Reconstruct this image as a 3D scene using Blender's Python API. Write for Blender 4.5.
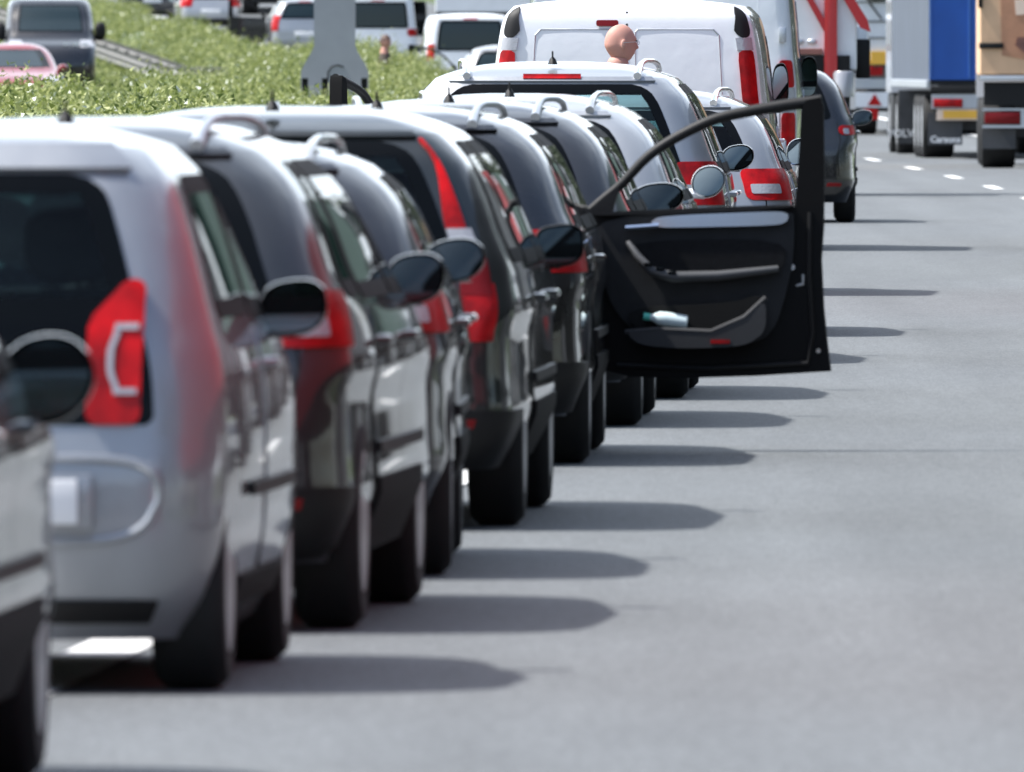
import bpy, bmesh, math, random
import numpy as np
from mathutils import Vector, Matrix
random.seed(7); rng = np.random.default_rng(7)
for o in list(bpy.data.objects): bpy.data.objects.remove(o)
S = bpy.context.scene; C = S.collection
R = math.radians
# ---------------------------------------------------------------- camera, world, sun, exposure
CAM_H = 1.67
cd = bpy.data.cameras.new('camera'); cam = bpy.data.objects.new('camera', cd); C.objects.link(cam)
cam.location = (0, 0, CAM_H); cam.rotation_euler = (R(90) - 334/20000, 0, 0)
cd.sensor_width = 36; cd.lens = 20000*36/1024; cd.clip_start = 1; cd.clip_end = 6000
cd.dof.use_dof = True; cd.dof.focus_distance = 125; cd.dof.aperture_fstop = 17; cd.dof.aperture_blades = 0
S.camera = cam
SUN_EL = 57; SUN_AZ = 270                      # sun straight from the left of the view
w = bpy.data.worlds.new('World'); S.world = w; w.use_nodes = True
nt = w.node_tree; bg = nt.nodes['Background']
sky = nt.nodes.new('ShaderNodeTexSky'); sky.sky_type = 'NISHITA'; sky.sun_disc = False
sky.sun_elevation = R(SUN_EL); sky.sun_rotation = R(SUN_AZ); sky.dust_density = 2.0; sky.air_density = 1.0; sky.ozone_density = 1.0
tc = nt.nodes.new('ShaderNodeTexCoord'); mpg = nt.nodes.new('ShaderNodeMapping'); mpg.inputs['Scale'].default_value = (1, 1, 2.6)
cn = nt.nodes.new('ShaderNodeTexNoise'); cn.inputs['Scale'].default_value = 2.4; cn.inputs['Detail'].default_value = 7; cn.inputs['Roughness'].default_value = .55
nt.links.new(tc.outputs['Generated'], mpg.inputs[0]); nt.links.new(mpg.outputs[0], cn.inputs['Vector'])
cr = nt.nodes.new('ShaderNodeMapRange'); cr.inputs[1].default_value = .34; cr.inputs[2].default_value = .58; nt.links.new(cn.outputs[0], cr.inputs[0])
sx = nt.nodes.new('ShaderNodeSeparateXYZ'); nt.links.new(tc.outputs['Generated'], sx.inputs[0])
el = nt.nodes.new('ShaderNodeMapRange'); el.inputs[1].default_value = .35; el.inputs[2].default_value = .85; el.inputs[3].default_value = 1; el.inputs[4].default_value = .25; nt.links.new(sx.outputs[2], el.inputs[0])
ml = nt.nodes.new('ShaderNodeMath'); ml.operation = 'MULTIPLY'; nt.links.new(cr.outputs[0], ml.inputs[0]); nt.links.new(el.outputs[0], ml.inputs[1])
dt = nt.nodes.new('ShaderNodeVectorMath'); dt.operation = 'DOT_PRODUCT'; dt.inputs[1].default_value = (-.45, .9, 0); nt.links.new(tc.outputs['Generated'], dt.inputs[0])
dm = nt.nodes.new('ShaderNodeMapRange'); dm.interpolation_type = 'SMOOTHSTEP'; dm.inputs[1].default_value = -.35; dm.inputs[2].default_value = .45; dm.inputs[3].default_value = .10; dm.inputs[4].default_value = 1; nt.links.new(dt.outputs['Value'], dm.inputs[0])
ml0 = ml; ml = nt.nodes.new('ShaderNodeMath'); ml.operation = 'MULTIPLY'; nt.links.new(ml0.outputs[0], ml.inputs[0]); nt.links.new(dm.outputs[0], ml.inputs[1])
cm = nt.nodes.new('ShaderNodeMix'); cm.data_type = 'RGBA'; cm.inputs[7].default_value = (9.6, 10.6, 11.8, 1)
nt.links.new(ml.outputs[0], cm.inputs[0]); nt.links.new(sky.outputs[0], cm.inputs[6]); nt.links.new(cm.outputs[2], bg.inputs[0]); bg.inputs[1].default_value = 0.12
sl = bpy.data.lights.new('sun', 'SUN'); sun = bpy.data.objects.new('sun', sl); C.objects.link(sun)
sl.energy = 4.2; sl.angle = R(1.2); sl.color = (1, .98, .945)
d_ = Vector((-math.cos(R(SUN_EL)), -.04, math.sin(R(SUN_EL))))
sun.rotation_euler = d_.to_track_quat('Z', 'Y').to_euler()
S.view_settings.view_transform = 'Standard'; S.view_settings.look = 'None'
S.view_settings.exposure = 1.0; S.view_settings.gamma = 1
S.render.engine = 'CYCLES'; S.cycles.max_bounces = 8; S.cycles.transparent_max_bounces = 16

# ---------------------------------------------------------------- materials
def mat(name, col, rough=.5, metal=0, coat=0, spec=.5, noise=0, nscale=6, bump=0, bscale=40, bdist=.01, emit=None, flake=0, rvar=0):
    m = bpy.data.materials.new(name); m.use_nodes = True; t = m.node_tree; p = t.nodes['Principled BSDF']
    p.inputs['Base Color'].default_value = (*col, 1); p.inputs['Roughness'].default_value = rough
    p.inputs['Metallic'].default_value = metal; p.inputs['Coat Weight'].default_value = coat
    p.inputs['Coat Roughness'].default_value = .04; p.inputs['Specular IOR Level'].default_value = spec
    if emit: p.inputs['Emission Color'].default_value = (*emit[:3], 1); p.inputs['Emission Strength'].default_value = emit[3]
    if noise or rvar or bump:
        tc = t.nodes.new('ShaderNodeTexCoord')
        n = t.nodes.new('ShaderNodeTexNoise'); n.inputs['Scale'].default_value = nscale; n.inputs['Detail'].default_value = 6
        t.links.new(tc.outputs['Object'], n.inputs['Vector'])
        if noise:
            r = t.nodes.new('ShaderNodeValToRGB')
            r.color_ramp.elements[0].color = (*[max(0, c*(1-noise)) for c in col], 1); r.color_ramp.elements[0].position = .3
            r.color_ramp.elements[1].color = (*[min(1, c*(1+noise)) for c in col], 1); r.color_ramp.elements[1].position = .7
            t.links.new(n.outputs[0], r.inputs[0]); t.links.new(r.outputs[0], p.inputs['Base Color'])
        if rvar:
            mr = t.nodes.new('ShaderNodeMapRange'); mr.inputs[3].default_value = rough; mr.inputs[4].default_value = rough+rvar
            mr.inputs[1].default_value = .35; mr.inputs[2].default_value = .7
            t.links.new(n.outputs[0], mr.inputs[0]); t.links.new(mr.outputs[0], p.inputs['Roughness'])
        if bump:
            n2 = t.nodes.new('ShaderNodeTexNoise'); n2.inputs['Scale'].default_value = bscale; n2.inputs['Detail'].default_value = 5
            t.links.new(tc.outputs['Object'], n2.inputs['Vector'])
            b = t.nodes.new('ShaderNodeBump'); b.inputs['Strength'].default_value = bump; b.inputs['Distance'].default_value = bdist
            t.links.new(n2.outputs[0], b.inputs['Height']); t.links.new(b.outputs[0], p.inputs['Normal'])
    return m
def glass_mat(name, tint, rough=.02):
    m = bpy.data.materials.new(name); m.use_nodes = True; t = m.node_tree; t.nodes.clear()
    out = t.nodes.new('ShaderNodeOutputMaterial'); mx = t.nodes.new('ShaderNodeMixShader')
    fr = t.nodes.new('ShaderNodeFresnel'); fr.inputs[0].default_value = 1.28
    tr = t.nodes.new('ShaderNodeBsdfTransparent'); tr.inputs[0].default_value = (*tint, 1)
    gl = t.nodes.new('ShaderNodeBsdfGlossy'); gl.inputs['Roughness'].default_value = rough; gl.inputs[0].default_value = (1, 1, 1, 1)
    t.links.new(fr.outputs[0], mx.inputs[0]); t.links.new(tr.outputs[0], mx.inputs[1]); t.links.new(gl.outputs[0], mx.inputs[2])
    t.links.new(mx.outputs[0], out.inputs[0]); return m
def paint(name, col, metal=.0, rough=.3): return mat(name, col, rough, metal, 1.0, .5, rvar=.12, nscale=3, bump=.5, bscale=1.8, bdist=.025)
P = dict(
    silver=paint('silver_paint', (.30, .315, .335), .6, .36), lightsilver=paint('light_silver_paint', (.36, .37, .385), .55, .33),
    grey=paint('grey_metallic_paint', (.022, .023, .026), .4, .3), dark=paint('dark_metallic_paint', (.016, .020, .020), .4, .3),
    greygreen=paint('grey_green_paint', (.026, .028, .030), .45, .32),
    black=paint('black_paint', (.0025, .0025, .003), 0, .25), white=paint('white_paint', (.74, .76, .79), 0, .3),
    red=paint('red_paint', (.20, .008, .008), 0, .3), navy=paint('navy_black_paint', (.012, .015, .022), 0, .28))
M_tyre = mat('tyre_rubber', (.005, .005, .0055), .8, noise=.25, nscale=12)
M_rim = mat('alloy_rim', (.45, .46, .48), .35, .8, rvar=.2)
M_plastic = mat('black_plastic', (.006, .006, .0065), .55, spec=.3, bump=.1, bscale=200, bdist=.001)
M_trim = mat('gloss_black_trim', (.006, .006, .007), .12, coat=.6)
M_frit = mat('black_glass_border', (.0015, .002, .0022), .08, spec=.15)
M_under = mat('underbody', (.003, .003, .003), .9)
M_cabin = mat('cabin_fabric', (.03, .031, .034), .9, noise=.3, nscale=20)
M_seal = mat('matt_rubber_seal', (.004, .004, .0045), .75, spec=.15)
M_glass = glass_mat('tinted_window_glass', (.55, .70, .70)); M_glassd = glass_mat('privacy_window_glass', (.22, .34, .34))
M_gfar = mat('dark_glass', (.010, .02, .024), .05, spec=.4)
M_mirror = mat('mirror_glass', (.45, .53, .52), .04, 1)
M_chrome = mat('chrome', (.72, .74, .77), .12, 1)
M_alu = mat('aluminium', (.50, .52, .55), .35, .9, rvar=.2)
M_redl = mat('red_lamp_lens', (.36, .0015, .003), .35, coat=.1, spec=.25, bump=.35, bscale=60, bdist=.004, noise=.45, nscale=11)
M_redd = mat('deep_red_lamp_lens', (.16, .0015, .003), .35, coat=.1, spec=.25, bump=.3, bscale=60, bdist=.004)
M_clear = mat('clear_lamp_lens', (.36, .36, .38), .2, .2, coat=.5, bump=.5, bscale=70, bdist=.004)
M_amber = mat('amber_lamp_lens', (.75, .25, .03), .2, coat=1)
M_plw = mat('white_plate', (.72, .73, .74), .4); M_ply = mat('yellow_plate', (.75, .42, .05), .45)
M_txt = mat('plate_lettering', (.02, .02, .025), .5)
M_wp = mat('white_lettering', (.7, .7, .7), .5)

# ---------------------------------------------------------------- object helpers
def empty(name, loc=(0, 0, 0), rz=0, parent=None):
    o = bpy.data.objects.new(name, None); C.objects.link(o); o.location = loc; o.rotation_euler = (0, 0, rz); o.empty_display_size = .2
    if parent: o.parent = parent
    return o
def tag(o, label=None, cat=None, group=None, kind=None):
    if label: o['label'] = label
    if cat: o['category'] = cat
    if group: o['group'] = group
    if kind: o['kind'] = kind
    return o
class MB:
    def __init__(s): s.v = []; s.f = []; s.m = []
    def add(s, vs, fs, m=0):
        n = len(s.v); s.v += [tuple(v) for v in vs]; s.f += [tuple(n+i for i in f) for f in fs]; s.m += [m]*len(fs); return s
    def box(s, x0, x1, y0, y1, z0, z1, m=0, c=0):
        if c <= 0:
            vs = [(x, y, z) for z in (z0, z1) for y in (y0, y1) for x in (x0, x1)]
            return s.add(vs, [(0, 2, 3, 1), (4, 5, 7, 6), (0, 1, 5, 4), (2, 6, 7, 3), (0, 4, 6, 2), (1, 3, 7, 5)], m)
        bm = bmesh.new(); bmesh.ops.create_cube(bm, size=1)
        for v in bm.verts: v.co = Vector(((x0+x1)/2+v.co.x*(x1-x0), (y0+y1)/2+v.co.y*(y1-y0), (z0+z1)/2+v.co.z*(z1-z0)))
        c = min(c, (x1-x0)*.45, (y1-y0)*.45, (z1-z0)*.45)
        bmesh.ops.bevel(bm, geom=bm.edges[:]+bm.verts[:], offset=c, segments=2, affect='EDGES', profile=.5)
        bm.verts.index_update(); s.add([v.co[:] for v in bm.verts], [[v.index for v in f.verts] for f in bm.faces], m); bm.free(); return s
    def prism(s, poly, a0, a1, axis='y', m=0):
        n = len(poly)
        def pt(p, a): return (p[0], a, p[1]) if axis == 'y' else ((a, p[0], p[1]) if axis == 'x' else (p[0], p[1], a))
        vs = [pt(p, a0) for p in poly]+[pt(p, a1) for p in poly]
        return s.add(vs, [tuple(range(n))[::-1], tuple(range(n, 2*n))]+[(i, (i+1) % n, n+(i+1) % n, n+i) for i in range(n)], m)
    def tube(s, pts, r, n=8, m=0, closed=False):
        pts = [Vector(p) for p in pts]; rs = r if isinstance(r, (list, tuple)) else [r]*len(pts)
        vs = []; fs = []; up = None
        for i, p in enumerate(pts):
            a = pts[max(0, i-1)]; b = pts[min(len(pts)-1, i+1)]; t = (b-a).normalized()
            if up is None: up = Vector((0, 0, 1)) if abs(t.z) < .9 else Vector((1, 0, 0))
            u = t.cross(up).normalized(); v = u.cross(t).normalized(); up = v
            for k in range(n):
                an = 2*math.pi*k/n; vs.append(p+(u*math.cos(an)+v*math.sin(an))*rs[i])
        for i in range(len(pts)-1):
            for k in range(n): a = i*n+k; b = i*n+(k+1) % n; fs.append((a, b, b+n, a+n))
        fs.append(tuple(range(n))[::-1]); fs.append(tuple((len(pts)-1)*n+k for k in range(n)))
        return s.add(vs, fs, m)
    def lathe(s, prof, c, axis='x', n=28, m=0):   # prof: (axial, radius)
        vs = []; fs = []
        for a, r in prof:
            for k in range(n):
                t = 2*math.pi*k/n; q = (a, r*math.cos(t), r*math.sin(t)) if axis == 'x' else ((r*math.cos(t), a, r*math.sin(t)) if axis == 'y' else (r*math.cos(t), r*math.sin(t), a))
                vs.append((c[0]+q[0], c[1]+q[1], c[2]+q[2]))
        for i in range(len(prof)-1):
            for k in range(n): a = i*n+k; b = i*n+(k+1) % n; fs.append((a, b, b+n, a+n))
        fs.append(tuple(range(n))); fs.append(tuple((len(prof)-1)*n+k for k in range(n)))
        return s.add(vs, fs, m)
    def ell(s, c, r, n=16, k=10, m=0, p=2.0):
        vs = []; fs = []
        sg = lambda a: math.copysign(abs(a)**(2/p), a)
        for i in range(k+1):
            ph = -math.pi/2+math.pi*i/k
            for j in range(n):
                th = 2*math.pi*j/n
                vs.append((c[0]+r[0]*sg(math.cos(ph))*sg(math.cos(th)), c[1]+r[1]*sg(math.cos(ph))*sg(math.sin(th)), c[2]+r[2]*sg(math.sin(ph))))
        for i in range(k):
            for j in range(n): a = i*n+j; b = i*n+(j+1) % n; fs.append((a, b, b+n, a+n))
        return s.add(vs, fs, m)
    def build(s, name, mats, parent=None, smooth=True, loc=None, rz=0, recalc=True):
        me = bpy.data.meshes.new(name); me.from_pydata(s.v, [], s.f)
        mats = mats if isinstance(mats, (list, tuple)) else [mats]
        for mm in mats: me.materials.append(mm)
        me.polygons.foreach_set('material_index', s.m)
        if recalc:
            bm = bmesh.new(); bm.from_mesh(me); bmesh.ops.recalc_face_normals(bm, faces=bm.faces[:]); bm.to_mesh(me); bm.free()
        if smooth: me.shade_smooth(); me.set_sharp_from_angle(angle=R(38))
        me.update(); o = bpy.data.objects.new(name, me); C.objects.link(o)
        if parent: o.parent = parent
        if loc: o.location = loc
        if rz: o.rotation_euler = (0, 0, rz)
        return o
def text_mesh(txt, size, name, m, parent, M, offset=.0, bold=.0):
    cu = bpy.data.curves.new('tmp', 'FONT'); cu.body = txt; cu.size = size; cu.extrude = .002; cu.align_x = 'CENTER'; cu.align_y = 'CENTER'; cu.offset = bold; cu.resolution_u = 3
    o = bpy.data.objects.new('tmp', cu); C.objects.link(o); dg = bpy.context.evaluated_depsgraph_get()
    me = bpy.data.meshes.new_from_object(o.evaluated_get(dg)); bpy.data.objects.remove(o); me.name = name
    me.materials.clear(); me.materials.append(m); r = bpy.data.objects.new(name, me); C.objects.link(r); me.transform(M)
    if parent: r.parent = parent
    return r
REARTXT = lambda x, y, z: Matrix.Translation((x, y, z)) @ Matrix.Rotation(R(90), 4, 'X')

# ---------------------------------------------------------------- the road's course (edge line of the left lane) and height
def E(Y):
    if Y < 20: return -1.2+.0425*(20-55)-.00011*35*35+(Y-20)*.0502
    if Y > 700: return E(700)+(Y-700)*(.0425-.00022*645)
    return -1.2+.0425*(Y-55)-.00011*(Y-55)**2
def zr(Y):
    if Y < 285: return 0.
    if Y < 650: return 2.75e-5*(Y-285)**2
    b = 2.75e-5*365**2; return b+2*2.75e-5*365*120*(1-math.exp(-(Y-650)/120))
def sm(a, b, x): t = min(1, max(0, (x-a)/(b-a))); return t*t*(3-2*t)
def berm(Y): return max(.80, zr(Y)+.12) if Y > 300 else .80
def ground_z(off, Y):       # off = metres to the right of the edge line
    z = zr(Y)-.03
    if off < -2.6:
        up = sm(-2.6, -4.2 if Y < 260 else -3.3, off)*(1-sm(-7.4, -8.5, off))
        b = berm(Y)
        b += .50*sm(310, 380, Y)*sm(-5.7, -4.7, off)
        b *= 1+.06*math.sin(Y*.11+off)+.04*math.sin(Y*.37)
        z = z+(b-zr(Y))*up if b > zr(Y) else z
    return z
Ys = [-120, -60, -20, 0, 20, 40]+list(np.arange(50, 700, 6.))+[720, 760, 820, 900, 1000, 1200, 1600, 2400]
def strip(name, offs, zoff, m, zf=None, Y0=-1e9, Y1=1e9, kind='structure', ys=None):
    ys = [y for y in (ys or Ys) if Y0 <= y <= Y1]; b = MB(); n = len(offs)
    for y in ys:
        for o in offs:
            z = (ground_z(o, y) if zf is None else zf(o, y))+zoff; b.v.append((E(y)+o, y, z))
    for i in range(len(ys)-1):
        for k in range(n-1): a = i*n+k; b.f.append((a, a+1, a+n+1, a+n)); b.m.append(0)
    o = b.build(name, m, recalc=False); tag(o, kind=kind); return o
def asphalt():
    m = bpy.data.materials.new('asphalt'); m.use_nodes = True; t = m.node_tree; p = t.nodes['Principled BSDF']
    tc = t.nodes.new('ShaderNodeTexCoord'); N = t.nodes.new
    def noise(sc, det=5):
        n = N('ShaderNodeTexNoise'); n.inputs['Scale'].default_value = sc; n.inputs['Detail'].default_value = det; t.links.new(tc.outputs['Object'], n.inputs['Vector']); return n
    def ramp(n, a, b, p0=.35, p1=.65):
        r = N('ShaderNodeValToRGB'); r.color_ramp.elements[0].position = p0; r.color_ramp.elements[1].position = p1
        r.color_ramp.elements[0].color = (*a, 1); r.color_ramp.elements[1].color = (*b, 1); t.links.new(n.outputs[0], r.inputs[0]); return r
    def mul(a, b):
        x = N('ShaderNodeMix'); x.data_type = 'RGBA'; x.blend_type = 'MULTIPLY'; x.inputs[0].default_value = 1
        t.links.new(a.outputs[0], x.inputs[6]); t.links.new(b.outputs[0], x.inputs[7])
        class W: outputs = [x.outputs[2]]
        return W
    mp0 = N('ShaderNodeMapping'); mp0.inputs['Scale'].default_value = (1, .10, 1); t.links.new(tc.outputs['Object'], mp0.inputs[0])
    def an(sc, det, rgh=.6):
        n = N('ShaderNodeTexNoise'); n.inputs['Scale'].default_value = sc; n.inputs['Detail'].default_value = det; n.inputs['Roughness'].default_value = rgh; t.links.new(mp0.outputs[0], n.inputs['Vector']); return n
    base = ramp(noise(120, 3), (.071, .077, .081), (.120, .129, .134))
    fine = ramp(an(75, 3, .7), (.80, .80, .80), (1.20, 1.20, 1.20), .40, .60)
    fine2 = ramp(an(24, 3, .7), (.88, .88, .88), (1.10, 1.10, 1.10), .38, .62)
    big = ramp(an(.9, 4), (.93, .93, .93), (1.06, 1.06, 1.06)); pat = ramp(an(5, 4), (.95, .95, .95), (1.05, 1.05, 1.05))
    spk = N('ShaderNodeTexVoronoi'); spk.inputs['Scale'].default_value = 14; t.links.new(mp0.outputs[0], spk.inputs['Vector'])
    sp = N('ShaderNodeValToRGB'); sp.color_ramp.elements[0].color = (.62, .62, .62, 1); sp.color_ramp.elements[0].position = .02; sp.color_ramp.elements[1].color = (1, 1, 1, 1); sp.color_ramp.elements[1].position = .06
    t.links.new(spk.outputs['Distance'], sp.inputs[0])
    mp = N('ShaderNodeMapping'); mp.inputs['Scale'].default_value = (1.1, .012, 1); t.links.new(tc.outputs['Object'], mp.inputs[0])
    n5 = N('ShaderNodeTexNoise'); n5.inputs['Scale'].default_value = 1; t.links.new(mp.outputs[0], n5.inputs['Vector']); st = ramp(n5, (.88, .88, .88), (1.07, 1.07, 1.07))
    o = mul(mul(mul(mul(mul(mul(base, fine), fine2), big), pat), st), sp); t.links.new(o.outputs[0], p.inputs['Base Color'])
    p.inputs['Roughness'].default_value = .8
    b = N('ShaderNodeBump'); b.inputs['Strength'].default_value = .5; b.inputs['Distance'].default_value = .006
    t.links.new(noise(90, 4).outputs[0], b.inputs['Height']); t.links.new(b.outputs[0], p.inputs['Normal']); return m
M_asph = asphalt()
M_soil = mat('meadow_soil', (.06, .085, .03), .95, noise=.4, nscale=1.5, bump=.4, bscale=8, bdist=.05)
M_line = mat('road_marking', (.74, .74, .72), .6, noise=.08, nscale=9)
strip('ground', [-1500, -400, -120, -60, -30, -17, -16.2, -8.6, -8.2, -7.8, -7.4, -6.5, -5.5, -4.6, -4.2, -3.8, -3.4, -3.0, -2.7, -2.3, 10.2, 14, 30, 80, 300, 1500], 0, M_soil)
strip('road', [-2.35, -1, 0, 3.3, 6.7, 10.2], 0, M_asph, lambda o, y: zr(y)+.0)
strip('opposite_road', [-16.2, -12, -8.7], 0, M_asph, lambda o, y: zr(y)+.0)
strip('edge_line', [-.06, .14], .006, M_line, lambda o, y: zr(y))
strip('right_edge_line', [6.78, 6.98], .006, M_line, lambda o, y: zr(y))
lb = MB()
for k in range(-3, 34):
    y0 = 19.7+k*20.3
    ys = [y0, y0+3, y0+6]; n = len(lb.v)
    for y in ys: lb.v += [(E(y)+2.94, y, zr(y)+.006), (E(y)+3.08, y, zr(y)+.006)]
    for i in range(2): a = n+2*i; lb.f.append((a, a+1, a+3, a+2)); lb.m.append(0)
tag(lb.build('lane_line', M_line, recalc=False), kind='structure')

# ---------------------------------------------------------------- meadow on the median: blades, leaves, blossom heads
def leaf_mat(name, c0, c1, c2, trans=.35):
    m = bpy.data.materials.new(name); m.use_nodes = True; t = m.node_tree; p = t.nodes['Principled BSDF']; N = t.nodes.new
    g = N('ShaderNodeNewGeometry'); r = N('ShaderNodeValToRGB'); r.color_ramp.elements[0].color = (*c0, 1); r.color_ramp.elements[1].color = (*c2, 1)
    e = r.color_ramp.elements.new(.5); e.color = (*c1, 1); nn = N('ShaderNodeTexNoise'); nn.inputs['Scale'].default_value = 1.1; nn.inputs['Detail'].default_value = 3; tcc = N('ShaderNodeTexCoord'); mm = N('ShaderNodeMapping'); mm.inputs['Scale'].default_value = (1, .35, 1); t.links.new(tcc.outputs['Object'], mm.inputs[0]); t.links.new(mm.outputs[0], nn.inputs['Vector'])
    ad = N('ShaderNodeMath'); ad.operation = 'MULTIPLY_ADD'; ad.inputs[1].default_value = 1.5; ad.inputs[2].default_value = -.75; t.links.new(nn.outputs[0], ad.inputs[0])
    a2 = N('ShaderNodeMath'); a2.operation = 'ADD'; t.links.new(g.outputs['Random Per Island'], a2.inputs[0]); t.links.new(ad.outputs[0], a2.inputs[1])
    t.links.new(a2.outputs[0], r.inputs[0]); t.links.new(r.outputs[0], p.inputs['Base Color'])
    p.inputs['Roughness'].default_value = .55
    tl = N('ShaderNodeBsdfTranslucent'); mx = N('ShaderNodeMixShader'); mx.inputs[0].default_value = trans; out = t.nodes['Material Output']
    t.links.new(r.outputs[0], tl.inputs[0]); t.links.new(p.outputs[0], mx.inputs[1]); t.links.new(tl.outputs[0], mx.inputs[2]); t.links.new(mx.outputs[0], out.inputs[0]); return m
M_leaf = leaf_mat('meadow_leaf', (.065, .10, .02), (.20, .24, .06), (.38, .40, .16))
M_bloom = mat('pale_blossom', (.72, .74, .62), .7)
def tri_soup(name, P0, P1, P2, m, mi=None, mats=None):
    n = len(P0); V = np.empty((n*3, 3), np.float32); V[0::3] = P0; V[1::3] = P1; V[2::3] = P2
    me = bpy.data.meshes.new(name); me.vertices.add(n*3); me.vertices.foreach_set('co', V.ravel()); me.loops.add(n*3)
    me.loops.foreach_set('vertex_index', np.arange(n*3, dtype=np.int32)); me.polygons.add(n)
    me.polygons.foreach_set('loop_start', np.arange(0, n*3, 3, dtype=np.int32)); me.polygons.foreach_set('loop_total', np.full(n, 3, np.int32))
    for q in (mats or [m]): me.materials.append(q)
    if mi is not None: me.polygons.foreach_set('material_index', mi.astype(np.int32))
    me.update(calc_edges=True); o = bpy.data.objects.new(name, me); C.objects.link(o); return o
def meadow():
    # plants in clumps; denser where the picture looks
    pos = []; 
    for (y0, y1, dens) in ((100, 150, 40), (150, 260, 62), (260, 420, 38), (420, 640, 20), (20, 100, 4)):
        n = int((y1-y0)*5.9*dens); Y = rng.uniform(y0, y1, n); O = rng.uniform(-8.5, -2.65, n); pos.append(np.c_[Y, O])
    A = np.vstack(pos); Ev = np.array([E(y) for y in A[:, 0]]); Z = np.array([ground_z(o, y) for y, o in A])
    X = Ev+A[:, 1]
    # stay low round the crash barrier's far stretch
    hs = .16+.34*np.clip(np.sin(A[:, 0]*.23+A[:, 1]*1.7)*np.sin(A[:, 0]*.071+2.3*A[:, 1]+1)+.35, 0, 1)+.18*rng.random(len(A))**2
    near = sm
    hs *= np.where((A[:, 1] < -5.0) & (A[:, 0] > 330), .55, 1.0)
    hs *= np.where(A[:, 0] > 430, .7, 1.0)
    hs *= np.where((A[:, 0] > 165) & (A[:, 0] < 292) & (A[:, 1] > -6.2), .5, 1.0)
    k = 7; n = len(A)*k
    bx = np.repeat(np.c_[X, A[:, 0], Z], k, 0); h = np.repeat(hs, k)
    t = rng.uniform(.15, 1.0, n)**.7
    spread = np.c_[rng.normal(0, .10, n), rng.normal(0, .16, n), np.zeros(n)]
    c = bx+spread; c[:, 2] += t*h; tall = rng.random(n) < .05; c[:, 2] += np.where(tall, rng.uniform(0, .24, n), 0)
    L = rng.uniform(.015, .055, n); dirs = rng.normal(0, 1, (n, 3)); dirs[:, 2] = np.abs(dirs[:, 2])*.9+.15; dirs /= np.linalg.norm(dirs, axis=1)[:, None]
    sd = np.cross(dirs, rng.normal(0, 1, (n, 3))); sd /= np.linalg.norm(sd, axis=1)[:, None]
    sc = np.where(c[:, 1] > 400, 1.5, 1.0)
    Wd = (rng.uniform(.007, .022, n)*sc)[:, None]; L = (L*sc)[:, None]
    mi = (rng.random(n) < .03) & (t > .7)
    return tri_soup('meadow_growth', c-sd*Wd, c+sd*Wd, c+dirs*L*1.4, None, mi.astype(int), [M_leaf, M_bloom])
tag(meadow(), 'bushy green and yellow-green meadow plants with pale blossoms on the median', 'undergrowth', kind='stuff')

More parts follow.
